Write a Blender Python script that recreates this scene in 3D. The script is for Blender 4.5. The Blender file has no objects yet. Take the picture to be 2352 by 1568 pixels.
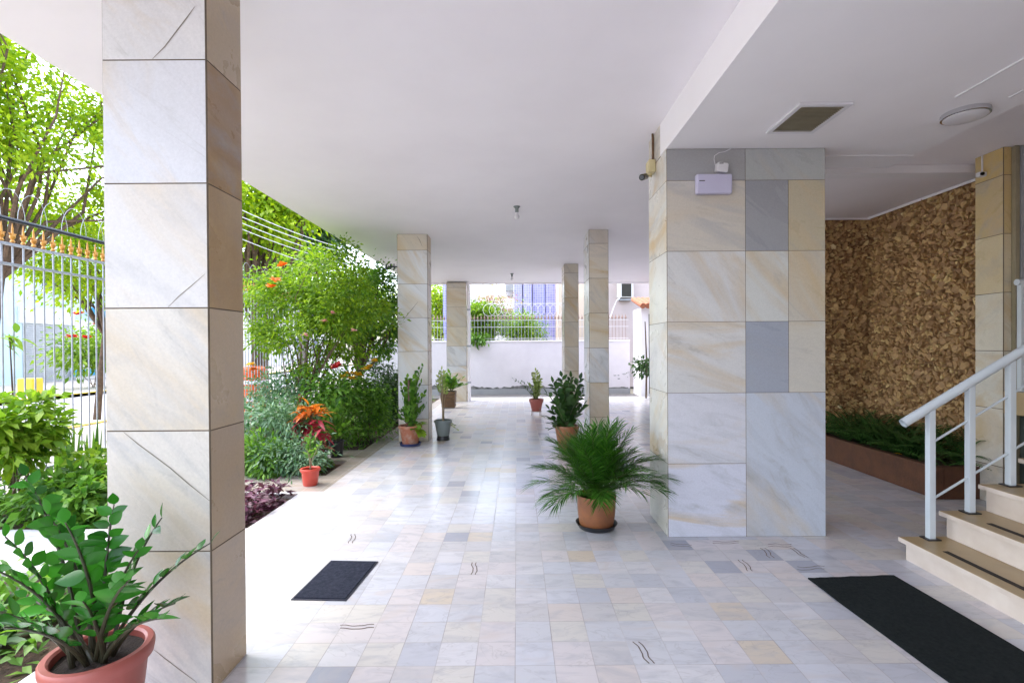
import bpy, bmesh, math, random
import numpy as np
from mathutils import Vector, Matrix

S = bpy.context.scene
COL = S.collection
R = math.radians
PI = math.pi

# ------------------------------------------------------------------ camera
FPX, VPX, VPY = 1143.0, 1187.0, 796.0          # focal length and vanishing point, in a 2352 x 1568 frame
PITCH, ROLL = 0.0065, 0.0062
EYE = Vector((0, 0, 1.5))
_d = Vector((0, math.cos(PITCH), -math.sin(PITCH)))
_u0 = Vector((0, math.sin(PITCH), math.cos(PITCH)))
_r0 = Vector((1, 0, 0))
_r = _r0 * math.cos(ROLL) - _u0 * math.sin(ROLL)
_u = _u0 * math.cos(ROLL) + _r0 * math.sin(ROLL)
CX, CY = VPX, VPY + FPX * math.tan(PITCH)
cam_data = bpy.data.cameras.new('camera')
cam = bpy.data.objects.new('camera', cam_data)
COL.objects.link(cam)
cam_data.sensor_width = 36.0
cam_data.lens = FPX / 2352 * 36
cam_data.shift_x = -(CX - 1176) / 2352
cam_data.shift_y = (CY - 784) / 2352
cam_data.clip_start = 0.05
cam_data.clip_end = 900
cam.matrix_world = Matrix(((_r.x, _u.x, -_d.x, EYE.x), (_r.y, _u.y, -_d.y, EYE.y), (_r.z, _u.z, -_d.z, EYE.z), (0, 0, 0, 1)))
S.camera = cam


def ray(px, py):
    return _d + _r * ((px - CX) / FPX) - _u * ((py - CY) / FPX)


def at_y(px, py, y):
    v = ray(px, py)
    return EYE + v * (y / v.y)


def at_x(px, py, x):
    v = ray(px, py)
    return EYE + v * (x / v.x)


def on_z(px, py, z=0.0):
    v = ray(px, py)
    return EYE + v * ((z - EYE.z) / v.z)


# ------------------------------------------------------------------ light
SUN_EL, SUN_AZ = R(64), R(-72)     # azimuth from +Y towards +X
w = bpy.data.worlds.new('World')
S.world = w
w.use_nodes = True
nt = w.node_tree
nt.nodes.clear()
out = nt.nodes.new('ShaderNodeOutputWorld')
bg = nt.nodes.new('ShaderNodeBackground')
sky = nt.nodes.new('ShaderNodeTexSky')
sky.sky_type = 'NISHITA'
sky.sun_disc = False
sky.sun_elevation = SUN_EL
sky.sun_rotation = SUN_AZ
sky.air_density = 1.0
sky.dust_density = 2.0
sky.ozone_density = 0.6
hs = nt.nodes.new('ShaderNodeHueSaturation')
hs.inputs['Saturation'].default_value = 0.6
nt.links.new(sky.outputs[0], hs.inputs['Color'])
nt.links.new(hs.outputs[0], bg.inputs['Color'])
bg.inputs['Strength'].default_value = 0.15
nt.links.new(bg.outputs[0], out.inputs[0])
sd = bpy.data.lights.new('sun', 'SUN')
sd.energy = 0.5
sd.angle = R(65)
sd.color = (1.0, 0.98, 0.96)
so = bpy.data.objects.new('sun', sd)
COL.objects.link(so)
sun_dir = Vector((math.sin(SUN_AZ) * math.cos(SUN_EL), math.cos(SUN_AZ) * math.cos(SUN_EL), math.sin(SUN_EL)))
so.rotation_euler = (-sun_dir).to_track_quat('-Z', 'Y').to_euler()
so.location = (-8, -4, 12)
S.view_settings.view_transform = 'Standard'
S.view_settings.look = 'None'
S.view_settings.exposure = 2.74
S.view_settings.gamma = 1.0
S.cycles.max_bounces = 10
S.cycles.diffuse_bounces = 6
S.cycles.transparent_max_bounces = 8

# ------------------------------------------------------------------ materials
def new_mat(name):
    m = bpy.data.materials.new(name)
    m.use_nodes = True
    m.node_tree.nodes.clear()
    o = m.node_tree.nodes.new('ShaderNodeOutputMaterial')
    b = m.node_tree.nodes.new('ShaderNodeBsdfPrincipled')
    m.node_tree.links.new(b.outputs[0], o.inputs[0])
    return m, m.node_tree, b, o


def N(t, kind, **kw):
    n = t.nodes.new(kind)
    for k, v in kw.items():
        setattr(n, k, v)
    return n


def L(t, a, b):
    t.links.new(a, b)


def setin(n, **kw):
    for k, v in kw.items():
        n.inputs[k.replace('_', ' ')].default_value = v


def rgba(c):
    return (c[0], c[1], c[2], 1.0)


def math_node(t, op, a, b=None, c=None):
    n = N(t, 'ShaderNodeMath', operation=op)
    for i, x in enumerate((a, b, c)):
        if x is None:
            continue
        if isinstance(x, (int, float)):
            n.inputs[i].default_value = x
        else:
            L(t, x, n.inputs[i])
    return n.outputs[0]


def mix_col(t, fac, a, b, blend='MIX'):
    n = N(t, 'ShaderNodeMix', data_type='RGBA', blend_type=blend)
    for sock, x in ((n.inputs[0], fac), (n.inputs[6], a), (n.inputs[7], b)):
        if isinstance(x, (int, float)):
            sock.default_value = x
        elif isinstance(x, tuple):
            sock.default_value = rgba(x)
        else:
            L(t, x, sock)
    return n.outputs[2]


def ramp(t, fac, stops, interp='LINEAR'):
    n = N(t, 'ShaderNodeValToRGB')
    cr = n.color_ramp
    cr.interpolation = interp
    while len(cr.elements) < len(stops):
        cr.elements.new(0.5)
    for e, (p, c) in zip(cr.elements, stops):
        e.position = p
        e.color = rgba(c) if isinstance(c, tuple) else (c, c, c, 1)
    L(t, fac, n.inputs[0])
    return n.outputs[0]


def noise(t, vec, scale, detail=4, rough=0.55, dist=0.0):
    n = N(t, 'ShaderNodeTexNoise')
    setin(n, Scale=scale, Detail=detail, Roughness=rough, Distortion=dist)
    if vec is not None:
        L(t, vec, n.inputs['Vector'])
    return n.outputs['Fac']


def coords(t):
    return N(t, 'ShaderNodeTexCoord').outputs['Object']


def bump(t, b, h, strength, dist=0.01):
    n = N(t, 'ShaderNodeBump')
    setin(n, Strength=strength, Distance=dist)
    L(t, h, n.inputs['Height'])
    L(t, n.outputs[0], b.inputs['Normal'])


def pm(name, c1, c2=None, rough=0.5, scale=6.0, bmp=0.0, bscale=None, metal=0.0, spec=0.5, lo=0.35, hi=0.7, bdist=0.01):
    m, t, b, o = new_mat(name)
    setin(b, Roughness=rough, Metallic=metal)
    b.inputs['Specular IOR Level'].default_value = spec
    v = coords(t)
    if c2 is None:
        c2 = tuple(x * 0.86 for x in c1)
    f = noise(t, v, scale, 6, 0.6)
    L(t, ramp(t, f, [(lo, c1), (hi, c2)]), b.inputs['Base Color'])
    if bmp:
        bump(t, b, noise(t, v, bscale or scale * 6, 5, 0.6), bmp, bdist)
    return m


def leaf_mat(name, c1, c2, rough=0.45, trans=0.35, spec=0.4):
    m, t, b, o = new_mat(name)
    a = N(t, 'ShaderNodeAttribute', attribute_name='rnd')
    col = ramp(t, a.outputs['Fac'], [(0.0, c1), (1.0, c2)])
    L(t, col, b.inputs['Base Color'])
    setin(b, Roughness=rough)
    b.inputs['Specular IOR Level'].default_value = spec
    tr = N(t, 'ShaderNodeBsdfTranslucent')
    tc = mix_col(t, 1.0, col, (1.15, 1.2, 0.55), 'MULTIPLY')
    L(t, tc, tr.inputs['Color'])
    mx = N(t, 'ShaderNodeMixShader')
    mx.inputs[0].default_value = trans
    L(t, b.outputs[0], mx.inputs[1])
    L(t, tr.outputs[0], mx.inputs[2])
    L(t, mx.outputs[0], o.inputs[0])
    return m


def marble_mat(name):
    m, t, b, o = new_mat(name)
    v = coords(t)
    r = N(t, 'ShaderNodeAttribute', attribute_name='rnd').outputs['Fac']
    tint = N(t, 'ShaderNodeAttribute', attribute_name='tint').outputs['Color']
    off = N(t, 'ShaderNodeCombineXYZ')
    L(t, math_node(t, 'MULTIPLY', r, 37.0), off.inputs[0])
    L(t, math_node(t, 'MULTIPLY', r, 91.0), off.inputs[2])
    maps = []
    for ang, scl in ((-42, (2.6, 1.5, 0.62)), (-76, (2.8, 1.5, 0.55))):
        mp = N(t, 'ShaderNodeMapping')
        mp.vector_type = 'TEXTURE'
        mp.inputs['Rotation'].default_value = (0.0, R(ang), R(15))
        mp.inputs['Scale'].default_value = tuple(1.0 / q for q in scl)
        L(t, v, mp.inputs['Vector'])
        maps.append(mp.outputs[0])
    pick = N(t, 'ShaderNodeMix', data_type='VECTOR')
    L(t, math_node(t, 'GREATER_THAN', math_node(t, 'FRACT', math_node(t, 'MULTIPLY', r, 5.37)), 0.68), pick.inputs[0])
    L(t, maps[0], pick.inputs[4])
    L(t, maps[1], pick.inputs[5])
    va = N(t, 'ShaderNodeVectorMath', operation='ADD')
    L(t, pick.outputs[1], va.inputs[0])
    L(t, off.outputs[0], va.inputs[1])
    g = coords(t)
    v = va.outputs[0]
    n1 = noise(t, v, 1.0, 6, 0.58, 0.9)
    n2 = noise(t, v, 1.9, 9, 0.62, 0.7)
    n3 = noise(t, v, 1.1, 5, 0.55, 1.3)
    n4 = noise(t, v, 0.55, 3, 0.5, 0.4)
    gold = math_node(t, 'MULTIPLY', ramp(t, n1, [(0.47, 0.0), (0.70, 1.0)]), math_node(t, 'ADD', 0.42, math_node(t, 'FRACT', math_node(t, 'MULTIPLY', r, 9.71))))
    bw = N(t, 'ShaderNodeRGBToBW')
    L(t, tint, bw.inputs[0])
    sp = N(t, 'ShaderNodeSeparateColor')
    L(t, tint, sp.inputs[0])
    warm = ramp(t, math_node(t, 'SUBTRACT', sp.outputs[0], sp.outputs[2]), [(0.04, 0.0), (0.12, 1.0)])
    gold = math_node(t, 'MULTIPLY', gold, math_node(t, 'MAXIMUM', warm, ramp(t, bw.outputs[0], [(0.36, 0.05), (0.52, 1.0)])))
    c = mix_col(t, gold, tint, (0.58, 0.43, 0.23))
    c = mix_col(t, ramp(t, n4, [(0.42, 0.0), (0.68, 0.25)]), c, (0.52, 0.52, 0.54))
    grey = math_node(t, 'MULTIPLY', ramp(t, n2, [(0.50, 0.0), (0.72, 0.75)]), math_node(t, 'ADD', 0.25, math_node(t, 'FRACT', math_node(t, 'MULTIPLY', r, 3.17))))
    c = mix_col(t, math_node(t, 'MULTIPLY', grey, 0.8), c, (0.36, 0.37, 0.40))
    vein = math_node(t, 'ABSOLUTE', math_node(t, 'SUBTRACT', n3, 0.5))
    c = mix_col(t, math_node(t, 'MULTIPLY', ramp(t, vein, [(0.0, 0.35), (0.02, 0.0)]), ramp(t, n2, [(0.50, 0.0), (0.66, 1.0)])), c, (0.30, 0.28, 0.25))
    fine = noise(t, g, 90, 3, 0.7)
    c = mix_col(t, 1.0, c, ramp(t, fine, [(0.3, 0.93), (0.7, 1.04)]), 'MULTIPLY')
    L(t, c, b.inputs['Base Color'])
    L(t, ramp(t, n2, [(0.3, 0.22), (0.7, 0.42)]), b.inputs['Roughness'])
    b.inputs['Specular IOR Level'].default_value = 0.35
    bump(t, b, n2, 0.05, 0.003)
    return m


TILE, TX0, TY0 = 0.1875, -0.017, 4.397


def floor_mat():
    m, t, b, o = new_mat('marble_floor_tiles')
    p = N(t, 'ShaderNodeNewGeometry').outputs['Position']
    sx = N(t, 'ShaderNodeSeparateXYZ')
    L(t, p, sx.inputs[0])
    x = math_node(t, 'DIVIDE', math_node(t, 'SUBTRACT', sx.outputs[0], TX0), TILE)
    y = math_node(t, 'DIVIDE', math_node(t, 'SUBTRACT', sx.outputs[1], TY0), TILE)
    ix = math_node(t, 'FLOOR', x)
    far = math_node(t, 'GREATER_THAN', y, 3.0)
    w1 = N(t, 'ShaderNodeTexWhiteNoise', noise_dimensions='1D')
    L(t, math_node(t, 'ADD', ix, 7.3), w1.inputs['W'])
    w2 = N(t, 'ShaderNodeTexWhiteNoise', noise_dimensions='1D')
    L(t, math_node(t, 'ADD', ix, 57.3), w2.inputs['W'])
    # beyond the seam the courses are cut to other lengths and staggered
    ylen = math_node(t, 'ADD', 1.0, math_node(t, 'MULTIPLY', far, math_node(t, 'MULTIPLY', w2.outputs[0], -0.28)))
    y2 = math_node(t, 'ADD', math_node(t, 'MULTIPLY', y, ylen), math_node(t, 'MULTIPLY', far, w1.outputs[0]))
    iy = math_node(t, 'FLOOR', y2)
    cell = N(t, 'ShaderNodeCombineXYZ')
    L(t, ix, cell.inputs[0])
    L(t, iy, cell.inputs[1])
    wn = N(t, 'ShaderNodeTexWhiteNoise', noise_dimensions='3D')
    L(t, cell.outputs[0], wn.inputs['Vector'])
    base = ramp(t, wn.outputs['Value'], [
        (0.0, (0.59, 0.59, 0.63)), (0.14, (0.65, 0.635, 0.66)), (0.28, (0.58, 0.56, 0.575)), (0.40, (0.61, 0.615, 0.67)),
        (0.52, (0.65, 0.605, 0.615)), (0.66, (0.53, 0.535, 0.59)), (0.78, (0.64, 0.61, 0.58)), (0.905, (0.63, 0.55, 0.46)),
        (0.93, (0.65, 0.59, 0.57)), (0.976, (0.40, 0.41, 0.47))], 'CONSTANT')
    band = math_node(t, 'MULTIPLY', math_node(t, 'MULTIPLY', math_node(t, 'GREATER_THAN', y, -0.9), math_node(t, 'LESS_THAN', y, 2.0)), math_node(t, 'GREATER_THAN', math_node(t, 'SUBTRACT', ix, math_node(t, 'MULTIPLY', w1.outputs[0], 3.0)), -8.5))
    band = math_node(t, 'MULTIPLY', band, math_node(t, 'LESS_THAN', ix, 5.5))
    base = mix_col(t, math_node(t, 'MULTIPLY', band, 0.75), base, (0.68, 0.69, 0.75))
    kerb = math_node(t, 'MULTIPLY', math_node(t, 'LESS_THAN', sx.outputs[0], -2.03), math_node(t, 'GREATER_THAN', sx.outputs[1], 5.2))
    base = mix_col(t, kerb, base, (0.42, 0.37, 0.32))
    sc = N(t, 'ShaderNodeVectorMath', operation='SCALE')
    L(t, wn.outputs['Color'], sc.inputs[0])
    sc.inputs['Scale'].default_value = 40.0
    va = N(t, 'ShaderNodeVectorMath', operation='ADD')
    L(t, p, va.inputs[0])
    L(t, sc.outputs[0], va.inputs[1])
    mp = N(t, 'ShaderNodeMapping')
    mp.inputs['Scale'].default_value = (3.0, 7.5, 3.0)
    mp.inputs['Rotation'].default_value = (0, 0, R(12))
    L(t, va.outputs[0], mp.inputs['Vector'])
    n1 = noise(t, mp.outputs[0], 1.4, 7, 0.6, 1.0)
    n2 = noise(t, mp.outputs[0], 0.8, 4, 0.5, 1.6)
    c = mix_col(t, ramp(t, n1, [(0.48, 0.0), (0.78, 0.75)]), base, (0.42, 0.42, 0.465))
    c = mix_col(t, ramp(t, n2, [(0.56, 0.0), (0.76, 0.4)]), c, (0.60, 0.51, 0.46))
    v = math_node(t, 'ABSOLUTE', math_node(t, 'SUBTRACT', n2, 0.48))
    c = mix_col(t, ramp(t, v, [(0.0, 0.22), (0.012, 0.0)]), c, (0.30, 0.27, 0.26))

    def joint(q):
        f = math_node(t, 'FRACT', q)
        e = math_node(t, 'MINIMUM', f, math_node(t, 'SUBTRACT', 1.0, f))
        return math_node(t, 'LESS_THAN', e, 0.011)
    jx = math_node(t, 'MULTIPLY', joint(x), math_node(t, 'ADD', 0.5, math_node(t, 'MULTIPLY', w1.outputs[0], 0.45)))
    jy = math_node(t, 'MULTIPLY', joint(y2), math_node(t, 'ADD', 0.5, math_node(t, 'MULTIPLY', wn.outputs['Value'], 0.4)))
    j = math_node(t, 'MAXIMUM', jx, jy)
    j = math_node(t, 'MAXIMUM', j, math_node(t, 'MULTIPLY', band, math_node(t, 'MAXIMUM', joint(x), joint(y2))))
    j = math_node(t, 'MULTIPLY', j, ramp(t, noise(t, p, 3.0, 4, 0.6), [(0.3, 0.35), (0.65, 1.0)]))
    c = mix_col(t, j, c, (0.22, 0.19, 0.18))
    L(t, c, b.inputs['Base Color'])
    rr = math_node(t, 'ADD', 0.13, math_node(t, 'MULTIPLY', noise(t, p, 2.2, 5, 0.6), 0.16))
    rr = math_node(t, 'ADD', rr, math_node(t, 'MULTIPLY', j, 0.35))
    L(t, rr, b.inputs['Roughness'])
    b.inputs['Specular IOR Level'].default_value = 0.5
    bump(t, b, math_node(t, 'SUBTRACT', noise(t, p, 5.0, 3, 0.5), math_node(t, 'MULTIPLY', j, 0.6)), 0.12, 0.004)
    return m


M = {}
M['marble'] = marble_mat('veined_marble')
M['grout'] = pm('grout', (0.16, 0.12, 0.08), (0.10, 0.075, 0.05), 0.8)
M['vein'] = pm('vein', (0.24, 0.21, 0.16), (0.16, 0.14, 0.11), 0.5)
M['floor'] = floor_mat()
M['crack'] = pm('crack', (0.15, 0.105, 0.075), (0.08, 0.055, 0.045), 0.7)
M['paint'] = pm('white_paint', (0.89, 0.855, 0.885), (0.85, 0.815, 0.845), 0.6, 1.3, 0.05, 40)
M['paint_low'] = pm('white_paint_low', (0.86, 0.84, 0.86), (0.82, 0.80, 0.82), 0.6, 1.3, 0.05, 40)
M['soil'] = pm('soil', (0.10, 0.06, 0.04), (0.04, 0.025, 0.018), 0.95, 14, 0.8, 60, bdist=0.03)
M['potsoil'] = pm('pot_soil', (0.035, 0.025, 0.02), (0.015, 0.011, 0.01), 0.95, 30, 0.8, 90, bdist=0.02)
M['terra'] = pm('terracotta_plastic', (0.40, 0.105, 0.085), (0.32, 0.085, 0.068), 0.38, 5)
M['clay'] = pm('brown_clay', (0.30, 0.11, 0.04), (0.20, 0.075, 0.035), 0.45, 9, 0.1)
M['claysalt'] = pm('stained_clay', (0.40, 0.14, 0.075), (0.50, 0.36, 0.28), 0.7, 11, 0.15, lo=0.45, hi=0.75)
M['red'] = pm('red_plastic', (0.62, 0.075, 0.045), (0.5, 0.06, 0.04), 0.35, 4)
M['grey'] = pm('grey_plastic', (0.20, 0.235, 0.23), (0.16, 0.19, 0.185), 0.45, 4)
M['black'] = pm('black_plastic', (0.012, 0.013, 0.016), (0.02, 0.02, 0.024), 0.4, 5)
M['blue'] = pm('blue_plastic', (0.035, 0.05, 0.16), (0.025, 0.035, 0.11), 0.4, 5)
M['wood'] = pm('brown_wood', (0.16, 0.085, 0.035), (0.08, 0.042, 0.02), 0.6, 12, 0.2)
M['stake'] = pm('red_stake', (0.42, 0.10, 0.06), (0.30, 0.08, 0.05), 0.6, 12, 0.2)
M['bark'] = pm('bark', (0.15, 0.095, 0.06), (0.065, 0.042, 0.03), 0.9, 14, 0.6, 40, bdist=0.02)
M['stem'] = pm('green_stem', (0.10, 0.13, 0.04), (0.055, 0.06, 0.025), 0.5, 14)
M['zzstem'] = pm('dark_stem', (0.055, 0.052, 0.026), (0.035, 0.03, 0.018), 0.4, 14)
M['cane'] = pm('pale_cane', (0.36, 0.28, 0.17), (0.24, 0.18, 0.11), 0.6, 20)
M['alu'] = pm('white_enamel', (0.60, 0.65, 0.69), (0.56, 0.61, 0.65), 0.28, 3)
M['tread'] = pm('tread_stone', (0.44, 0.32, 0.17), (0.36, 0.26, 0.14), 0.35, 4, 0.05)
M['riser'] = pm('riser_marble', (0.72, 0.63, 0.55), (0.58, 0.48, 0.40), 0.35, 3.5, 0.04)
M['strip'] = pm('grip_strip', (0.015, 0.012, 0.01), (0.03, 0.02, 0.016), 0.8, 30, 0.3)
M['mat'] = pm('mat_fibre', (0.011, 0.015, 0.016), (0.020, 0.026, 0.026), 0.95, 60, 1.0, 260, spec=0.15, bdist=0.01)
M['matblue'] = pm('blue_mat_fibre', (0.022, 0.026, 0.042), (0.045, 0.05, 0.075), 0.95, 50, 1.0, 240, spec=0.15, bdist=0.01)
M['matedge'] = pm('mat_rubber', (0.02, 0.022, 0.04), (0.03, 0.032, 0.05), 0.45, 20)
M['planter'] = pm('planter_brick', (0.135, 0.052, 0.022), (0.08, 0.033, 0.017), 0.75, 7, 0.4)
M['louvre'] = pm('louvre', (0.30, 0.26, 0.17), (0.24, 0.21, 0.14), 0.5, 8)
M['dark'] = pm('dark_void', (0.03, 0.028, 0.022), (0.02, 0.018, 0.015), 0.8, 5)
M['plastic'] = pm('white_plastic', (0.70, 0.69, 0.72), (0.67, 0.66, 0.69), 0.35, 3)
M['lav'] = pm('lavender_plastic', (0.54, 0.52, 0.68), (0.51, 0.49, 0.65), 0.3, 3)
M['ivory'] = pm('ivory_plastic', (0.62, 0.54, 0.30), (0.55, 0.47, 0.26), 0.4, 6)
M['chrome'] = pm('chrome', (0.7, 0.7, 0.72), (0.62, 0.62, 0.64), 0.2, 4, metal=1.0)
M['iron'] = pm('silver_iron', (0.42, 0.44, 0.48), (0.33, 0.35, 0.39), 0.4, 12, metal=0.3)
M['ironrust'] = pm('rusty_iron', (0.36, 0.26, 0.22), (0.24, 0.15, 0.11), 0.6, 20)
M['ironblack'] = pm('black_tube', (0.03, 0.035, 0.05), (0.02, 0.022, 0.03), 0.4, 8)
M['gold'] = pm('gold_paint', (0.62, 0.30, 0.05), (0.45, 0.19, 0.03), 0.35, 20, metal=0.25)
M['wall'] = pm('wall_render', (0.72, 0.69, 0.74), (0.64, 0.61, 0.66), 0.8, 1.7, 0.15, 30)
M['moss'] = pm('mossy_plinth', (0.05, 0.055, 0.05), (0.30, 0.29, 0.29), 0.9, 5, 0.4)
M['asphalt'] = pm('asphalt', (0.14, 0.135, 0.14), (0.10, 0.097, 0.10), 0.85, 3, 0.3, 80)
M['road'] = pm('road', (0.42, 0.40, 0.43), (0.35, 0.335, 0.36), 0.85, 2, 0.3, 60)
M['pave'] = pm('pavement', (0.55, 0.48, 0.42), (0.46, 0.40, 0.35), 0.85, 2, 0.2, 40)
M['ground'] = pm('ground', (0.20, 0.18, 0.14), (0.14, 0.13, 0.10), 0.95, 0.6, 0.3, 10)
M['kerbyel'] = pm('yellow_paint', (0.72, 0.50, 0.03), (0.62, 0.42, 0.03), 0.6, 6)
M['paleblue'] = pm('pale_blue_paint', (0.55, 0.70, 0.76), (0.47, 0.62, 0.69), 0.8, 1.5)
M['cyan'] = pm('cyan_paint', (0.05, 0.32, 0.55), (0.04, 0.26, 0.46), 0.7, 3)
M['offwhite'] = pm('offwhite_paint', (0.70, 0.68, 0.66), (0.60, 0.58, 0.56), 0.8, 1.5)
M['pinkwall'] = pm('pink_beige_render', (0.50, 0.42, 0.41), (0.43, 0.36, 0.35), 0.85, 1.3, 0.1)
M['beige'] = pm('beige_render', (0.62, 0.50, 0.40), (0.54, 0.43, 0.34), 0.85, 1.3)
M['window'] = pm('window_glass', (0.05, 0.06, 0.08), (0.09, 0.10, 0.12), 0.12, 2)
M['shutter'] = pm('steel_shutter', (0.40, 0.42, 0.44), (0.32, 0.34, 0.36), 0.5, 4)
M['rooftile'] = pm('roof_tile', (0.42, 0.15, 0.075), (0.30, 0.10, 0.05), 0.8, 9, 0.3)
M['concrete'] = pm('grey_concrete', (0.34, 0.35, 0.37), (0.28, 0.29, 0.31), 0.85, 2)
M['orange'] = pm('orange_plastic', (0.75, 0.14, 0.02), (0.65, 0.11, 0.02), 0.5, 4)
M['cable'] = pm('pale_cable', (0.72, 0.70, 0.72), (0.62, 0.60, 0.62), 0.6, 10)
M['greyglass'] = pm('grey_green_glazing', (0.20, 0.24, 0.21), (0.15, 0.18, 0.16), 0.12, 2)
M['fblack'] = pm('lens_black', (0.01, 0.01, 0.012), (0.012, 0.012, 0.014), 0.15, 5)


def blue_tile():
    m, t, b, o = new_mat('blue_mosaic')
    v = coords(t)
    br = N(t, 'ShaderNodeTexBrick')
    br.offset = 0.0
    setin(br, Scale=1.0, Mortar_Size=0.008, Brick_Width=0.1, Row_Height=0.1)
    br.inputs['Color1'].default_value = rgba((0.24, 0.24, 0.56))
    br.inputs['Color2'].default_value = rgba((0.32, 0.32, 0.64))
    br.inputs['Mortar'].default_value = rgba((0.50, 0.48, 0.70))
    mp = N(t, 'ShaderNodeMapping')
    mp.inputs['Rotation'].default_value = (R(90), 0, 0)
    L(t, v, mp.inputs['Vector'])
    L(t, mp.outputs[0], br.inputs['Vector'])
    L(t, br.outputs['Color'], b.inputs['Base Color'])
    setin(b, Roughness=0.3)
    return m


M['bluetile'] = blue_tile()


def stone_mat():
    m, t, b, o = new_mat('stone_chips')
    r = N(t, 'ShaderNodeAttribute', attribute_name='rnd').outputs['Fac']
    c = ramp(t, r, [(0.0, (0.26, 0.145, 0.065)), (0.3, (0.46, 0.275, 0.125)), (0.55, (0.60, 0.39, 0.18)), (0.75, (0.62, 0.42, 0.18)), (0.90, (0.78, 0.60, 0.28)), (1.0, (0.85, 0.74, 0.48))])
    n = noise(t, coords(t), 26, 6, 0.65)
    c = mix_col(t, ramp(t, n, [(0.4, 0.0), (0.7, 0.5)]), c, (0.22, 0.12, 0.06))
    L(t, c, b.inputs['Base Color'])
    setin(b, Roughness=0.6)
    bump(t, b, n, 0.5, 0.01)
    return m


M['stone'] = stone_mat()
LM = {
    'tree': leaf_mat('tree_leaves', (0.16, 0.30, 0.015), (0.42, 0.52, 0.02), 0.5, 0.6),
    'tree2': leaf_mat('street_leaves', (0.08, 0.18, 0.018), (0.26, 0.40, 0.03), 0.5, 0.5),
    'dark': leaf_mat('dark_leaves', (0.018, 0.055, 0.012), (0.05, 0.12, 0.022), 0.45, 0.25),
    'rose': leaf_mat('rose_leaves', (0.08, 0.20, 0.02), (0.32, 0.46, 0.03), 0.5, 0.5),
    'bush': leaf_mat('bush_leaves', (0.05, 0.15, 0.024), (0.20, 0.39, 0.05), 0.4, 0.4),
    'lime': leaf_mat('lime_leaves', (0.13, 0.28, 0.02), (0.30, 0.44, 0.04), 0.45, 0.45),
    'silver': leaf_mat('silver_leaves', (0.06, 0.17, 0.075), (0.26, 0.40, 0.27), 0.45, 0.3),
    'zz': leaf_mat('glossy_leaves', (0.012, 0.085, 0.010), (0.05, 0.25, 0.025), 0.24, 0.25, 0.35),
    'palm': leaf_mat('palm_leaves', (0.014, 0.075, 0.008), (0.085, 0.24, 0.025), 0.33, 0.3),
    'purple': leaf_mat('purple_leaves', (0.055, 0.012, 0.03), (0.20, 0.07, 0.13), 0.4, 0.25),
    'croton': leaf_mat('red_leaves', (0.34, 0.02, 0.05), (0.55, 0.07, 0.10), 0.35, 0.3),
    'crotono': leaf_mat('orange_leaves', (0.62, 0.13, 0.02), (0.75, 0.30, 0.04), 0.35, 0.35),
    'varieg': leaf_mat('pale_leaves', (0.20, 0.30, 0.07), (0.45, 0.50, 0.22), 0.45, 0.35),
    'fern': leaf_mat('fern_leaves', (0.02, 0.075, 0.016), (0.08, 0.19, 0.04), 0.5, 0.25),
    'pink': leaf_mat('pink_petals', (0.62, 0.25, 0.30), (0.75, 0.45, 0.48), 0.6, 0.35),
    'yellow': leaf_mat('yellow_petals', (0.75, 0.42, 0.02), (0.85, 0.55, 0.04), 0.6, 0.35),
    'orange': leaf_mat('orange_petals', (0.70, 0.12, 0.02), (0.78, 0.22, 0.03), 0.6, 0.35),
    'redf': leaf_mat('red_petals', (0.40, 0.01, 0.02), (0.55, 0.03, 0.03), 0.6, 0.3),
    'boug': leaf_mat('blossom_leaves', (0.40, 0.20, 0.26), (0.42, 0.40, 0.18), 0.6, 0.4),
}

# ------------------------------------------------------------------ building blocks
ORG = {}


def thing(name, label, cat, loc=(0, 0, 0), group=None):
    o = bpy.data.objects.new(name, None)
    o.empty_display_size = 0.1
    COL.objects.link(o)
    o.location = loc
    ORG[o.name] = Vector(loc)
    tag(o, label, cat, group)
    return o


def tag(o, label, cat, group=None):
    o['label'] = label
    o['category'] = cat
    if group:
        o['group'] = group
    return o


def struct(o):
    o['kind'] = 'structure'
    return o


def link(name, me, org, parent):
    o = bpy.data.objects.new(name, me)
    COL.objects.link(o)
    if parent is not None:
        o.parent = parent
        o.location = (0, 0, 0)
    else:
        o.location = org
    ORG[o.name] = Vector(org)
    return o


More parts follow.
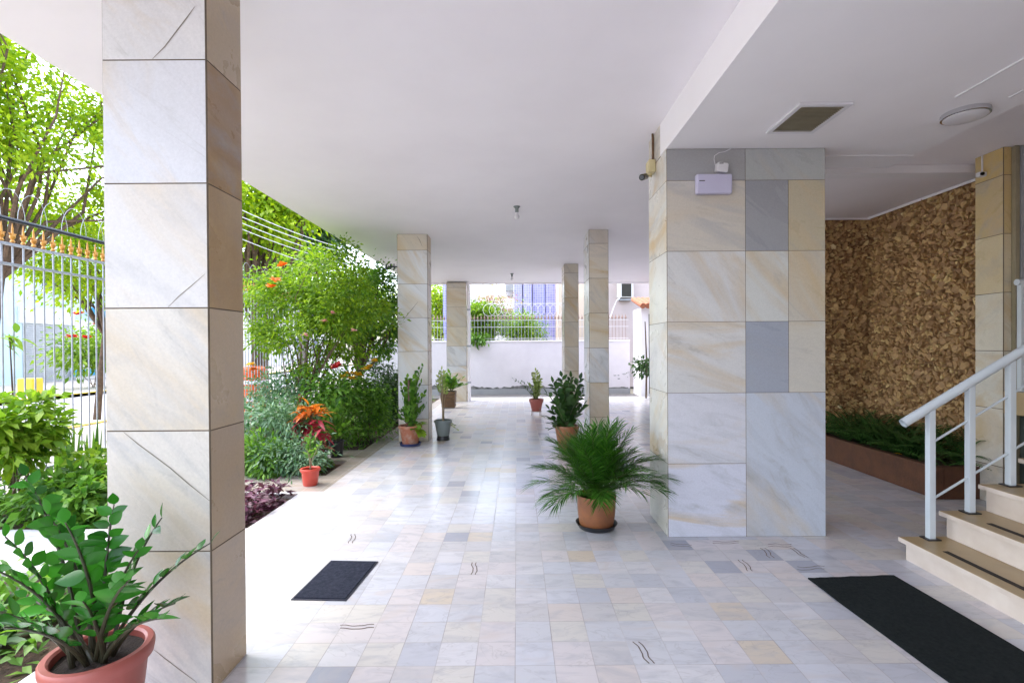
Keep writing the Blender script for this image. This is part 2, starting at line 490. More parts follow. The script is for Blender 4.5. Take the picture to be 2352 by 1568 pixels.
class MB:
    """collects shapes in world coordinates, links them as one mesh object"""

    def __init__(self):
        self.v, self.f, self.m, self.sm = [], [], [], []

    def add(self, vs, fs, mi=0, sm=False):
        k = len(self.v)
        self.v += [tuple(p) for p in vs]
        for f in fs:
            self.f.append(tuple(i + k for i in f))
            self.m.append(mi)
            self.sm.append(sm)

    def box(self, x0, x1, y0, y1, z0, z1, mi=0, bev=0.0):
        if bev <= 0:
            vs = [(x, y, z) for z in (z0, z1) for y in (y0, y1) for x in (x0, x1)]
            self.add(vs, [(0, 2, 3, 1), (4, 5, 7, 6), (0, 1, 5, 4), (2, 6, 7, 3), (0, 4, 6, 2), (1, 3, 7, 5)], mi)
            return
        bm = bmesh.new()
        bmesh.ops.create_cube(bm, size=1)
        for q in bm.verts:
            q.co = Vector(((x0 + x1) / 2 + q.co.x * (x1 - x0), (y0 + y1) / 2 + q.co.y * (y1 - y0), (z0 + z1) / 2 + q.co.z * (z1 - z0)))
        bmesh.ops.bevel(bm, geom=bm.edges[:], offset=bev, segments=2, affect='EDGES', profile=0.5)
        self.addbm(bm, mi)

    def addbm(self, bm, mi=0, sm=False):
        bm.verts.index_update()
        self.add([q.co for q in bm.verts], [[q.index for q in f.verts] for f in bm.faces], mi, sm)
        bm.free()

    def prism(self, poly, z0, z1, mi=0):
        n = len(poly)
        vs = [(p[0], p[1], z0) for p in poly] + [(p[0], p[1], z1) for p in poly]
        fs = [tuple(range(n))[::-1], tuple(range(n, 2 * n))] + [(i, (i + 1) % n, n + (i + 1) % n, n + i) for i in range(n)]
        self.add(vs, fs, mi)

    def tube(self, pts, radii, seg=8, mi=0, sm=True, cap=True):
        pts = [Vector(p) for p in pts]
        if isinstance(radii, (int, float)):
            radii = [radii] * len(pts)
        ref = None
        rings = []
        for i, p in enumerate(pts):
            d = (pts[min(i + 1, len(pts) - 1)] - pts[max(i - 1, 0)])
            d = d.normalized() if d.length > 1e-9 else Vector((0, 0, 1))
            if ref is None:
                ref = Vector((1, 0, 0)) if abs(d.x) < 0.8 else Vector((0, 1, 0))
            a = (ref - d * ref.dot(d)).normalized()
            ref = a
            b = d.cross(a)
            rings.append([p + (a * math.cos(2 * PI * k / seg) + b * math.sin(2 * PI * k / seg)) * radii[i] for k in range(seg)])
        vs = [q for r in rings for q in r]
        fs = []
        for i in range(len(pts) - 1):
            for k in range(seg):
                fs.append((i * seg + k, i * seg + (k + 1) % seg, (i + 1) * seg + (k + 1) % seg, (i + 1) * seg + k))
        if cap:
            fs.append(tuple(range(seg))[::-1])
            fs.append(tuple((len(pts) - 1) * seg + k for k in range(seg)))
        self.add(vs, fs, mi, sm)

    def lathe(self, c, prof, seg=40, mi=0, sm=True):
        """prof: (radius, z) pairs from outside bottom round to inside"""
        vs, fs = [], []
        for r, z in prof:
            for k in range(seg):
                a = 2 * PI * k / seg
                vs.append((c[0] + r * math.cos(a), c[1] + r * math.sin(a), c[2] + z))
        for i in range(len(prof) - 1):
            for k in range(seg):
                fs.append((i * seg + k, i * seg + (k + 1) % seg, (i + 1) * seg + (k + 1) % seg, (i + 1) * seg + k))
        fs.append(tuple(range(seg))[::-1])
        fs.append(tuple((len(prof) - 1) * seg + k for k in range(seg)))
        self.add(vs, fs, mi, sm)

    def ribbon(self, pts, width, up, mi=0):
        pts = [Vector(p) for p in pts]
        up = Vector(up)
        vs = []
        for i, p in enumerate(pts):
            d = (pts[min(i + 1, len(pts) - 1)] - pts[max(i - 1, 0)]).normalized()
            s = d.cross(up).normalized() * width / 2
            wv = width
            vs += [p - s, p + s]
        self.add(vs, [(2 * i, 2 * i + 1, 2 * i + 3, 2 * i + 2) for i in range(len(pts) - 1)], mi)

    def build(self, name, mats, parent=None, angle=None):
        v = np.array(self.v, dtype=float)
        if parent is not None:
            org = ORG[parent.name]
        else:
            org = Vector((v[:, 0].mean(), v[:, 1].mean(), v[:, 2].min()))
        v = v - np.array(org)
        me = bpy.data.meshes.new(name)
        me.from_pydata(v.tolist(), [], self.f)
        if not isinstance(mats, (list, tuple)):
            mats = [mats]
        for m in mats:
            me.materials.append(m)
        me.polygons.foreach_set('material_index', self.m)
        me.polygons.foreach_set('use_smooth', self.sm)
        if any(self.sm):
            me.set_sharp_from_angle(angle=R(angle or 40))
        me.update()
        return link(name, me, org, parent)


def leaves(name, pos, axis, nrm, Ls, Ws, mats, parent=None, seg=2, droop=0.15, fold=0.25, rng=None, midx=None, point=0.8):
    """many leaves as one mesh: each a folded blade from pos along axis; parent's base is the origin"""
    rng = rng or np.random.default_rng(1)
    pos = np.asarray(pos, float)
    n = len(pos)
    a = np.asarray(axis, float)
    a = a / (np.linalg.norm(a, axis=1, keepdims=True) + 1e-9)
    nn = np.asarray(nrm, float)
    nn = nn - a * (nn * a).sum(1, keepdims=True)
    nn = nn / (np.linalg.norm(nn, axis=1, keepdims=True) + 1e-9)
    s = np.cross(a, nn)
    Ls = np.broadcast_to(np.asarray(Ls, float), (n,))[:, None]
    Ws = np.broadcast_to(np.asarray(Ws, float), (n,))[:, None]
    org = ORG[parent.name] if parent is not None else Vector((pos[:, 0].mean(), pos[:, 1].mean(), pos[:, 2].min()))
    ts = [i / seg for i in range(seg + 1)]
    down = np.array([[0, 0, -1.0]])

    def mid(t):
        return pos + a * Ls * t + down * Ls * droop * t * t

    V = [mid(t) for t in ts]
    for sgn in (1, -1):
        for t in ts[1:-1]:
            wv = math.sin(PI * t ** point)
            V.append(mid(t) + s * Ws * 0.5 * wv * sgn + nn * Ws * fold * wv * 0.5)
    k = len(V)
    verts = np.stack(V, 1).reshape(-1, 3) - np.array(org)
    fs = []
    for side in (0, 1):
        o = seg + 1 + side * (seg - 1)
        for i in range(seg):
            li = o + i - 1
            f = [i, i + 1]
            if i + 1 < seg:
                f.append(li + 1)
            if i > 0:
                f.append(li)
            fs.append(f if side else f[::-1])
    loops = np.concatenate([np.array(f) for f in fs])
    sizes = np.array([len(f) for f in fs])
    base = (np.arange(n) * k)[:, None]
    li = (base + loops[None, :]).reshape(-1)
    sz = np.tile(sizes, n)
    st = np.concatenate([[0], np.cumsum(sz)[:-1]])
    me = bpy.data.meshes.new(name)
    me.vertices.add(len(verts))
    me.vertices.foreach_set('co', verts.reshape(-1))
    me.loops.add(len(li))
    me.loops.foreach_set('vertex_index', li.astype(np.int32))
    me.polygons.add(len(sz))
    me.polygons.foreach_set('loop_start', st.astype(np.int32))
    me.polygons.foreach_set('loop_total', sz.astype(np.int32))
    me.polygons.foreach_set('use_smooth', np.ones(len(sz), bool))
    if not isinstance(mats, (list, tuple)):
        mats = [mats]
    for m in mats:
        me.materials.append(m)
    if midx is not None:
        me.polygons.foreach_set('material_index', np.repeat(np.asarray(midx, np.int32), len(fs)))
    me.update(calc_edges=True)
    at = me.attributes.new('rnd', 'FLOAT', 'FACE')
    at.data.foreach_set('value', np.repeat(rng.random(n), len(fs)).astype(np.float32))
    me.validate()
    return link(name, me, org, parent)


def crown(rng, c, rad, n, clumps, cr):
    """leaf positions in clumps through an uneven ellipsoid"""
    c = np.array(c, float)
    rad = np.array(rad, float)
    d = rng.normal(size=(clumps, 3))
    d /= np.linalg.norm(d, axis=1, keepdims=True)
    rr = rng.random((clumps, 1)) ** 0.45
    cc = c + d * rr * rad
    wts = rng.random(clumps) + 0.3
    idx = rng.choice(clumps, n, p=wts / wts.sum())
    sz = (0.55 + 0.8 * rng.random(clumps)) * cr
    off = rng.normal(size=(n, 3)) * sz[idx][:, None] * np.array([1, 1, 0.7])
    p = cc[idx] + off
    ax = off / (np.linalg.norm(off, axis=1, keepdims=True) + 1e-6) + (p - c) / rad * 0.5 + rng.normal(size=(n, 3)) * 0.6
    ax[:, 2] -= 0.15
    nr = np.array([0, 0, 1.0]) + rng.normal(size=(n, 3)) * 0.55
    return p, ax, nr, cc


def blossom(name, c, size, mat, parent, rng, petals=9):
    a = rng.random(petals) * 6.28
    el = rng.random(petals) * 0.9
    ax = np.stack([np.cos(a) * np.cos(el), np.sin(a) * np.cos(el), np.sin(el)], 1)
    leaves(name, np.tile(np.array(c, float), (petals, 1)), ax, np.array([[0, 0, 1.0]]) + rng.normal(size=(petals, 3)) * 0.3, size, size * 0.75, mat, parent, 2, 0.1, 0.3, rng, point=0.9)


def limb(mb, p0, p1, r0, r1, rng, bend=0.12, seg=6, mi=0):
    p0, p1 = Vector(p0), Vector(p1)
    ln = (p1 - p0).length
    mid1 = p0.lerp(p1, 0.35) + Vector(rng.normal(size=3)) * ln * bend * 0.5 + Vector((0, 0, ln * 0.06))
    mid2 = p0.lerp(p1, 0.7) + Vector(rng.normal(size=3)) * ln * bend * 0.5 + Vector((0, 0, ln * 0.05))
    mb.tube([p0, mid1, mid2, p1], [r0, r0 * 0.65 + r1 * 0.35, r0 * 0.3 + r1 * 0.7, r1], seg, mi)


def tree(label, base, c, rad, n, mat, seed, tr=0.09, leaf=(0.11, 0.06), clumps=40, cr=0.35, name='tree', cat='tree', group=None, fork=0.5, flowers=(), limbs=12, bark='bark'):
    rng = np.random.default_rng(seed)
    t = thing(name, label, cat, base, group)
    p, ax, nr, cc = crown(rng, c, rad, n, clumps, cr)
    mb = MB()
    b, cv = Vector(base), Vector(c)
    f = b.lerp(cv, fork)
    mb.tube([b - Vector((0, 0, 0.05)), b.lerp(f, 0.5) + Vector(rng.normal(size=3)) * tr * 0.5, f], [tr * 1.25, tr, tr * 0.8], 9)
    for i in range(min(limbs, clumps)):
        limb(mb, f - Vector((0, 0, tr)), cc[i], tr * 0.5, tr * 0.1, rng)
    mb.build('trunk', M[bark], t)
    leaves('crown', p, ax, nr, leaf[0] * (0.6 + 0.8 * rng.random(n)), leaf[1] * (0.6 + 0.8 * rng.random(n)), mat, t, 2, 0.2, 0.25, rng)
    for fp, fs, fm in flowers:
        blossom('flower', fp, fs, fm, t, rng)
    return t


def shrub(label, base, rad, zc, n, mat, seed, leaf=(0.08, 0.04), clumps=16, cr=0.14, flowers=(), name='shrub', cat='shrub', group=None, stems=7):
    rng = np.random.default_rng(seed)
    t = thing(name, label, cat, base, group)
    c = (base[0], base[1], base[2] + zc)
    p, ax, nr, cc = crown(rng, c, rad, n, clumps, cr)
    k = p[:, 2] < base[2] + 0.02
    p[k, 2] = base[2] + 0.02 + rng.random(k.sum()) * 0.08
    mb = MB()
    for i in range(min(stems, clumps)):
        q = Vector(base) + Vector((rng.normal() * 0.05, rng.normal() * 0.05, -0.03))
        limb(mb, q, cc[i], 0.012, 0.004, rng, 0.15, 5)
    mb.build('stem', M['bark'], t)
    leaves('foliage', p, ax, nr, leaf[0] * (0.6 + 0.8 * rng.random(n)), leaf[1] * (0.6 + 0.8 * rng.random(n)), mat, t, 2, 0.25, 0.25, rng)
    for fp, fs, fm in flowers:
        blossom('flower', fp, fs, fm, t, rng)
    return t


def pot(t, c, r_top, r_bot, h, mat, rim=0.02, soil=True, rim_h=0.035, belly=0.0, name='pot'):
    mb = MB()
    x, y, z = c
    prof = [(r_bot * 0.96, 0.0), (r_bot, 0.006)]
    for k in range(1, 8):
        q = k / 7
        prof.append((r_bot + (r_top - r_bot) * q + belly * math.sin(PI * q), (h - rim_h) * q))
    p = mb
    inner = r_top - 0.012
    prof += [(inner, h - rim_h + 0.001), (inner * 0.98, h - 0.06), (0.002, h - 0.061)]
    p.lathe(c, prof)
    body = p.build(name, mat, t)
    mr = MB()
    mr.lathe(c, [(r_top - 0.006, h - rim_h), (r_top + rim * 0.8, h - rim_h), (r_top + rim, h - rim_h * 0.6), (r_top + rim, h - 0.008), (r_top + rim * 0.7, h), (r_top - 0.004, h), (r_top - 0.012, h - 0.008), (r_top - 0.012, h - rim_h)])
    mr.build('rim', mat, body)
    if soil:
        ms = MB()
        rg = random.Random(int(abs(x) * 1000))
        vs, fs = [(x, y, z + h - 0.028)], []
        for ring in range(1, 5):
            for k in range(24):
                a = 2 * PI * k / 24
                rr = (r_top - 0.013) * ring / 4
                vs.append((x + rr * math.cos(a), y + rr * math.sin(a), z + h - 0.035 + rg.uniform(-0.006, 0.006)))
        for k in range(24):
            fs.append((0, 1 + k, 1 + (k + 1) % 24))
            for ring in range(3):
                o = 1 + ring * 24
                fs.append((o + k, o + 24 + k, o + 24 + (k + 1) % 24, o + (k + 1) % 24))
        ms.add(vs, fs, 0, True)
        ms.build('soil', M['potsoil'], t)
    return body


def slab_box(name, x0, x1, y0, y1, zs, label, cat, tints, xsplit=(), merge=(), seed=1, gap=0.0028, veins=()):
    """a pier clad in marble slabs: a welded box of slab faces, each inset to leave a recessed joint.
    tints(side, row, col) -> colour; merge: lists of front cells (row, col) that are one slab"""
    rg = random.Random(seed)
    bm = bmesh.new()
    tl = bm.faces.layers.float_color.new('tint')
    rl = bm.faces.layers.float.new('rnd')
    xs = [x0, *xsplit, x1]
    org = Vector(((x0 + x1) / 2, (y0 + y1) / 2, zs[0]))
    cache = {}

    def vert(p):
        k = tuple(round(q, 4) for q in p)
        if k not in cache:
            cache[k] = bm.verts.new(Vector(p) - org)
        return cache[k]
    front = {}
    faces = []
    for r in range(len(zs) - 1):
        a, b = zs[r], zs[r + 1]
        for c in range(len(xs) - 1):
            f = bm.faces.new([vert((xs[c], y0, a)), vert((xs[c + 1], y0, a)), vert((xs[c + 1], y0, b)), vert((xs[c], y0, b))])
            front[(r, c)] = f
            f[tl] = rgba(tints('front', r, c))
            g = bm.faces.new([vert((xs[c + 1], y1, a)), vert((xs[c], y1, a)), vert((xs[c], y1, b)), vert((xs[c + 1], y1, b))])
            g[tl] = rgba(tints('back', r, c))
            faces += [f, g]
        f = bm.faces.new([vert((x1, y0, a)), vert((x1, y1, a)), vert((x1, y1, b)), vert((x1, y0, b))])
        f[tl] = rgba(tints('right', r, 0))
        g = bm.faces.new([vert((x0, y1, a)), vert((x0, y0, a)), vert((x0, y0, b)), vert((x0, y1, b))])
        g[tl] = rgba(tints('left', r, 0))
        faces += [f, g]
    for cells in merge:
        fs = [front[c] for c in cells]
        col = fs[0][tl].copy()
        st = set(fs)
        ed = [e for e in {e for f in fs for e in f.edges} if len(e.link_faces) == 2 and all(q in st for q in e.link_faces)]
        bmesh.ops.dissolve_edges(bm, edges=ed, use_verts=False)
    bm.normal_update()
    bm.faces.ensure_lookup_table()
    fl = bm.faces[:]
    for f in fl:
        f[rl] = rg.random()
    res = bmesh.ops.inset_individual(bm, faces=fl, thickness=gap, depth=gap, use_even_offset=True)
    for f in res['faces']:
        f.material_index = 1
    for pts, wd in veins:
        pts = [Vector(p) - org for p in pts]
        pv = []
        for i, p in enumerate(pts):
            d = (pts[min(i + 1, len(pts) - 1)] - pts[max(i - 1, 0)]).normalized()
            s = Vector((-d.z, 0, d.x)) * wd * (0.5 if 0 < i < len(pts) - 1 else 0.2)
            pv.append((bm.verts.new(p - s), bm.verts.new(p + s)))
        for i in range(len(pv) - 1):
            f = bm.faces.new([pv[i][0], pv[i][1], pv[i + 1][1], pv[i + 1][0]])
            f.material_index = 2
            f.normal_update()
            if f.normal.y > 0:
                f.normal_flip()
    me = bpy.data.meshes.new(name)
    bm.to_mesh(me)
    bm.free()
    for k in ('marble', 'grout', 'vein'):
        me.materials.append(M[k])
    o = link(name, me, org, None)
    return tag(o, label, cat)


# ------------------------------------------------------------------ setting: ground, floor, ceilings
ZC, ZL = 3.30, 3.034          # main and lowered ceiling
XB, XE = -2.26, -2.93         # edge of the flower beds, edge of the slab
mb = MB()
mb.add([(-300, -300, -0.16), (300, -300, -0.16), (300, 300, -0.16), (-300, 300, -0.16)], [(0, 1, 2, 3)])
struct(mb.build('ground', M['ground']))
mb = MB()
mb.box(-5.3, XB, -4, 15.0, -0.15, -0.05)
struct(mb.build('soil', M['soil']))
mb = MB()
mb.box(XB, 9, -6, 14.8, -0.12, 0.0)
for a, b in ((3.35, 4.15), (5.12, 5.85), (6.62, 7.3)):
    mb.box(-5.2, XB + 0.001, a, b, -0.12, -0.001)
rg = random.Random(5)
for (ax, ay, bx, by, gap) in (
        (1090, 1291, 1089, 1319, 9), (781, 1440, 859, 1438, 7), (813, 1226, 806, 1247, 9), (1462, 1473, 1497, 1523, 13), (1702, 1285, 1725, 1311, 10),
        (1753, 1258, 1774, 1281, 10), (1818, 1258, 1852, 1280, 8), (1764, 1252, 1818, 1252, 5), (1831, 1305, 1894, 1303, 6), (1637, 1246, 1697, 1245, 4), (1540, 1249, 1589, 1254, 4)):
    hor = abs(bx - ax) > abs(by - ay) * 1.6
    ph = rg.random() * 6
    for s in (-0.5, 0.5):
        pts = []
        for i in range(15):
            q = i / 14
            wob = math.sin(q * 7 + ph) * gap * 0.22 + math.sin(q * 17 + ph * 2 + s) * gap * 0.06
            px, py = ax + (bx - ax) * q, ay + (by - ay) * q
            if hor:
                py += s * gap + wob
            else:
                px += s * gap + wob
            p = on_z(px, py, 0.0)
            pts.append((p.x, p.y, 0.0012))
        mb.ribbon(pts, 0.0062, (0, 0, 1), 1)
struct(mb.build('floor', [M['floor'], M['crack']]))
mb = MB()
mb.box(XE, 9, -3.4, 14.0, ZC, ZC + 0.35)
mb.box(XE, 9, 14.0, 14.15, ZC - 0.03, ZC + 0.35)
struct(mb.build('ceiling', M['paint']))
mb = MB()
mb.box(1.177, 3.24, -3.4, 3.893, ZL, ZC - 0.002)
mb.box(1.177, 3.24, 3.893, 4.06, ZL + 0.004, ZC - 0.002)
mb.box(2.43, 3.24, 4.06, 4.34, ZL, ZC - 0.002)
struct(mb.build('dropped_ceiling', M['paint_low']))
mb = MB()
mb.box(2.43, 5.05, 5.0, 5.16, ZC - 0.085, ZC - 0.002)
tag(mb.build('ceiling_beam', M['paint_low']), 'shallow white beam across the ceiling in front of the stone wall', 'beam')
mb = MB()
mb.box(-5.3, 12, 14.8, 16.15, -0.14, -0.05)
struct(mb.build('driveway', M['asphalt']))
mb = MB()
mb.box(-8.6, -5.3, -20, 70, -0.15, -0.02)
mb.box(-25, -15, -20, 70, -0.15, -0.02)
struct(mb.build('pavement', M['pave']))
mb = MB()
mb.box(-15, -8.6, -20, 70, -0.15, -0.12)
struct(mb.build('road', M['road']))

# ------------------------------------------------------------------ marble columns
WHITE, CREAM, GREYM, TAN, WARM = (0.69, 0.69, 0.71), (0.69, 0.63, 0.54), (0.50, 0.52, 0.55), (0.50, 0.36, 0.19), (0.66, 0.59, 0.48)
SL = 0.537


def zrows(first, step, top):
    z, r = first, [0.0]
    while z < top - 0.02:
        r.append(z)
        z += step
    return r + [top]


def t_left(side, r, c):
    if side == 'front':
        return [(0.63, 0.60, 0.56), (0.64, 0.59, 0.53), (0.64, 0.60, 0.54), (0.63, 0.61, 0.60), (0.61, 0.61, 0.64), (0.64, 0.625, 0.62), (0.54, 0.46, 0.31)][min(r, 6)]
    if side == 'right':  # tan slabs, darkened further to put the side face's shade into the colour
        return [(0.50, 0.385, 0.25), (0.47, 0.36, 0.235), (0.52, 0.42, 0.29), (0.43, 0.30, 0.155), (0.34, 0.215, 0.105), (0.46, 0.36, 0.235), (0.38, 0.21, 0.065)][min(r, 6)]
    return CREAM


YP = 2.165
zl = [0.0] + [at_y(360, py, YP).z for py in (1265, 989, 707.5, 422, 139)]
zl = [0.0] + sorted(q for q in zl if q > 0.1) + [ZC]


def vl(pts, wd=0.004):
    return ([tuple(at_y(px, py, YP - 0.0036)) for px, py in pts], wd)


xa, xb = at_y(243, 790, YP).x, at_y(480, 790, YP).x
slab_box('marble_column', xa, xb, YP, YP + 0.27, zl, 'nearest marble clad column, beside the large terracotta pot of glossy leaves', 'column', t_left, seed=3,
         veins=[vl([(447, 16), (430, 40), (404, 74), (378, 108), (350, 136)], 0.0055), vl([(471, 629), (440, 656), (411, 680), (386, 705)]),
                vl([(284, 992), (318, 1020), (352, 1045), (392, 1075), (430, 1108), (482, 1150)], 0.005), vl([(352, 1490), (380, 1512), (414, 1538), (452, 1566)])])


def t_mid(side, r, c):
    if side == 'front':
        return [CREAM, WHITE, (0.68, 0.68, 0.70), WHITE, (0.70, 0.70, 0.72), WHITE, WARM][min(r, 6)]
    return WARM


YA = 7.94
xa, xb = at_y(914, 790, YA).x, at_y(983, 790, YA).x
slab_box('marble_column', xa, xb, YA, YA + 0.33, zrows(0.36, SL, ZC), 'marble column with the terracotta pot of climbing leaves at its foot', 'column', t_mid, seed=8,
         veins=[([tuple(at_y(px, py, YA - 0.0038)) for px, py in ((960, 693), (948, 708), (936, 722), (926, 736))], 0.008), ([tuple(at_y(px, py, YA - 0.0038)) for px, py in ((958, 543), (964, 552), (970, 566))], 0.008)])
YCc = 13.7
xa, xb = at_y(1026, 790, YCc).x, at_y(1071, 790, YCc).x
slab_box('marble_column', xa, xb, YCc, YCc + 0.3, zrows(0.45, SL, ZC - 0.032), 'farthest marble column, with a thin downpipe on its right side', 'column',
         lambda s, r, c: [CREAM, WHITE, WHITE, WARM, WARM, WARM][min(r, 5)] if s == 'front' else WARM, seed=11)
YB = 7.7
xa, xb = at_y(1354, 790, YB).x, at_y(1398, 790, YB).x
slab_box('marble_column', xa, xb, YB, YB + 0.6, zrows(0.40, SL, ZC), 'slim marble column rising behind the potted palm', 'column',
         lambda s, r, c: ([WARM, CREAM, WHITE, WARM, WARM, CREAM, WHITE][min(r, 6)] if s == 'front' else WHITE), seed=15)
YD = 10.9
xa, xb = at_y(1297, 790, YD).x, at_y(1329, 790, YD).x
slab_box('marble_column', xa, xb, YD, YD + 0.6, zrows(0.42, SL, ZC), 'slim tan marble column far back, left of the one behind the palm', 'column',
         lambda s, r, c: ([WARM, CREAM, CREAM, WARM, WARM, CREAM, WARM][min(r, 6)] if s == 'front' else CREAM), seed=19)
YR = 3.897
xr0, xr1 = 1.180, 2.416
xs1, xs2 = at_y(1713, 900, YR).x, at_y(1811, 700, YR).x
zr = [0.0] + [at_y(1620, py, YR).z for py in (1064, 902, 739, 577, 415)] + [ZL]


def t_right(side, r, c):
    if side == 'front':
        tab = {0: [(0.62, 0.63, 0.72), (0.52, 0.56, 0.64)], 1: [(0.64, 0.64, 0.70), (0.52, 0.56, 0.64)], 2: [(0.66, 0.65, 0.64), (0.34, 0.37, 0.44), (0.60, 0.57, 0.50)], 3: [(0.66, 0.655, 0.65), (0.61, 0.62, 0.60), (0.58, 0.54, 0.45)],
               4: [(0.58, 0.54, 0.48), (0.29, 0.30, 0.33), (0.50, 0.43, 0.28)], 5: [(0.33, 0.33, 0.335), (0.41, 0.43, 0.42)]}[r]
        return tab[min(c, len(tab) - 1)] or (0.64, 0.66, 0.71)
    return (0.70, 0.68, 0.63)


slab_box('marble_pier', xr0, xr1, YR, 4.42, zr, 'wide pier of mixed grey and cream marble slabs with the emergency lamp', 'column', t_right, xsplit=(xs1, xs2),
         merge=[[(0, 1), (0, 2), (1, 1), (1, 2)], [(5, 1), (5, 2)]], seed=23, gap=0.0018)
slab_box('marble_block', xr0 + 0.002, xr1, 4.062, 4.416, [ZL + 0.004, ZC], 'short marble top block of the wide pier, behind the surveillance camera', 'column', lambda s, r, c: (0.66, 0.60, 0.50), seed=25)

# ------------------------------------------------------------------ stone clad wall, lobby walls, added rear shade wall, planter
def chips(rects, seed):
    rg = random.Random(seed)
    vs, fs, rn = [], [], []
    for o, ux, uz, w_, h_, nrm, holes in rects:
        o, ux, uz, nrm = Vector(o), Vector(ux), Vector(uz), Vector(nrm)
        vs0 = len(vs)
        vs += [o, o + ux * w_, o + ux * w_ + uz * h_, o + uz * h_]
        fs.append((vs0, vs0 + 1, vs0 + 2, vs0 + 3))
        rn.append(0.02)
        st = 0.043
        nz, nx = int(h_ / st), int(w_ / st)
        for i in range(nz):
            for j in range(nx):
                cx = (j + 0.5 + rg.uniform(-0.4, 0.4)) * st
                cz = (i + 0.5 + rg.uniform(-0.4, 0.4)) * st
                k = rg.choice((4, 5, 5, 6))
                r0 = st * rg.choice((0.42, 0.5, 0.55, 0.6, 0.7, 0.85, 1.25))
                an = rg.random() * 6.28
                asp = rg.uniform(0.45, 1.0)
                rot = rg.random() * 3.14
                tx, tz = rg.uniform(-0.55, 0.55), rg.uniform(-0.55, 0.55)
                dp = rg.uniform(0.012, 0.05)
                ring, back = [], []
                for q in range(k):
                    a = an + q * 6.283 / k + rg.uniform(-0.3, 0.3)
                    rr = r0 * rg.uniform(0.75, 1.1)
                    lx, lz = rr * math.cos(a), rr * math.sin(a) * asp
                    lx, lz = lx * math.cos(rot) - lz * math.sin(rot), lx * math.sin(rot) + lz * math.cos(rot)
                    X_, Z_ = min(max(cx + lx, 0.003), w_ - 0.003), min(max(cz + lz, 0.003), h_ - 0.003)
                    ring.append(o + ux * X_ + uz * Z_ + nrm * max(0.005, dp + tx * lx + tz * lz))
                    back.append(o + ux * X_ + uz * Z_ - nrm * 0.004)
                v0 = len(vs)
                vs += ring + back
                rv = min(1.0, max(0.0, rg.betavariate(2.0, 2.6)))
                fs.append(tuple(v0 + q for q in range(k)))
                rn.append(rv)
                for q in range(k):
                    fs.append((v0 + k + q, v0 + k + (q + 1) % k, v0 + (q + 1) % k, v0 + q))
                    rn.append(rv)
    return vs, fs, rn


XW, YW = 5.06, 7.14
t = thing('stone_wall', 'rough brown stone chip wall behind the low planter', 'wall', (XW, 6, 0))
mb = MB()
mb.box(XW + 0.002, XW + 0.3, 4.7, YW + 0.3, 0, ZC - 0.002)
mb.box(3.9, XW, YW + 0.002, YW + 0.3, 0, ZC - 0.002)
mb.build('backing', M['paint'], t)
vs, fs, rn = chips([((XW, YW, 0), (0, -1, 0), (0, 0, 1), YW - 4.75, ZC - 0.004, (-1, 0, 0), 0), ((3.95, YW, 0), (1, 0, 0), (0, 0, 1), XW - 3.95, ZC - 0.004, (0, -1, 0), 0)], 4)
me = bpy.data.meshes.new('stone_cladding')
me.from_pydata([tuple(Vector(p) - Vector((XW, 6, 0))) for p in vs], [], fs)
me.materials.append(M['stone'])
at = me.attributes.new('rnd', 'FLOAT', 'FACE')
at.data.foreach_set('value', np.array(rn, np.float32))
link('stone_cladding', me, Vector((XW, 6, 0)), t)
mb = MB()
mb.box(3.9, XW - 0.03, YW - 0.07, YW - 0.055, ZC - 0.03, ZC - 0.004)
mb.box(XW - 0.07, XW - 0.055, 4.7, YW - 0.06, ZC - 0.03, ZC - 0.004)
mb.build('cornice', M['paint'], t)
mb = MB()
mb.box(3.9, 4.15, YW + 0.3, 14.0, 0, ZC - 0.002)
tag(mb.build('side_wall', M['paint']), 'plain white side wall of the building beyond the wide pier', 'wall')
mb = MB()
mb.box(7.6, 7.8, -3.4, 6.2, 0, ZC - 0.002)
mb.box(1.4, 7.6, -3.4, -3.2, 0, ZL - 0.002)  # unseen wall behind the camera, added to darken the right side
mb.box(5.4, 7.6, 6.0, 6.2, 0, ZC - 0.002)
tag(mb.build('lobby_and_shade_wall', M['beige']), 'beige lobby wall behind the entrance glazing and landing, plus unseen rear wall added for shade', 'wall')
t = thing('planter_box', 'low brown planter of dark ferns below the stone wall', 'planter', (4.5, 5.8, 0))
mb = MB()
mb.box(4.04, 4.12, 4.8, YW - 0.02, 0, 0.31, 0, 0.006)
mb.box(4.121, XW - 0.06, 4.8, 4.88, 0, 0.31)
mb.build('planter_side', M['planter'], t)
mb = MB()
mb.box(4.121, XW - 0.06, 4.881, YW - 0.07, 0.0, 0.25)
mb.build('soil', M['soil'], t)
rng = np.random.default_rng(31)
for i in range(34):
    bx, by = 4.2 + rng.random() * 0.42, 4.95 + rng.random() * 2.05
    P, A, NN, LL = [], [], [], []
    for k in range(9):
        az = rng.random() * 6.28
        ln = 0.55 + rng.random() * 0.35
        el = 0.65 + rng.random() * 0.7
        for q in range(22):
            u = 0.02 + 0.98 * q / 21
            rad_, zz = ln * u * math.cos(el), ln * (u * math.sin(el) - 0.45 * u * u)
            base = np.array([bx + math.cos(az) * rad_, by + math.sin(az) * rad_, 0.26 + zz])
            for sgn in (1, -1):
                P.append(base)
                A.append((math.cos(az) * 0.35 - math.sin(az) * sgn, math.sin(az) * 0.35 + math.cos(az) * sgn, -0.1))
                NN.append((0, 0, 1))
                LL.append(0.085 * math.sin(PI * (u * 0.82 + 0.14)))
    P = np.array(P)
    P[:, 0] = np.minimum(P[:, 0], XW - 0.09)
    P[:, 2] = np.maximum(P[:, 2], 0.2)
    leaves('fern', P, A, NN, LL, 0.02, LM['fern'], t, 2, 0.2, 0.1, rng)
pp = at_y(2118, 1019, 5.2)
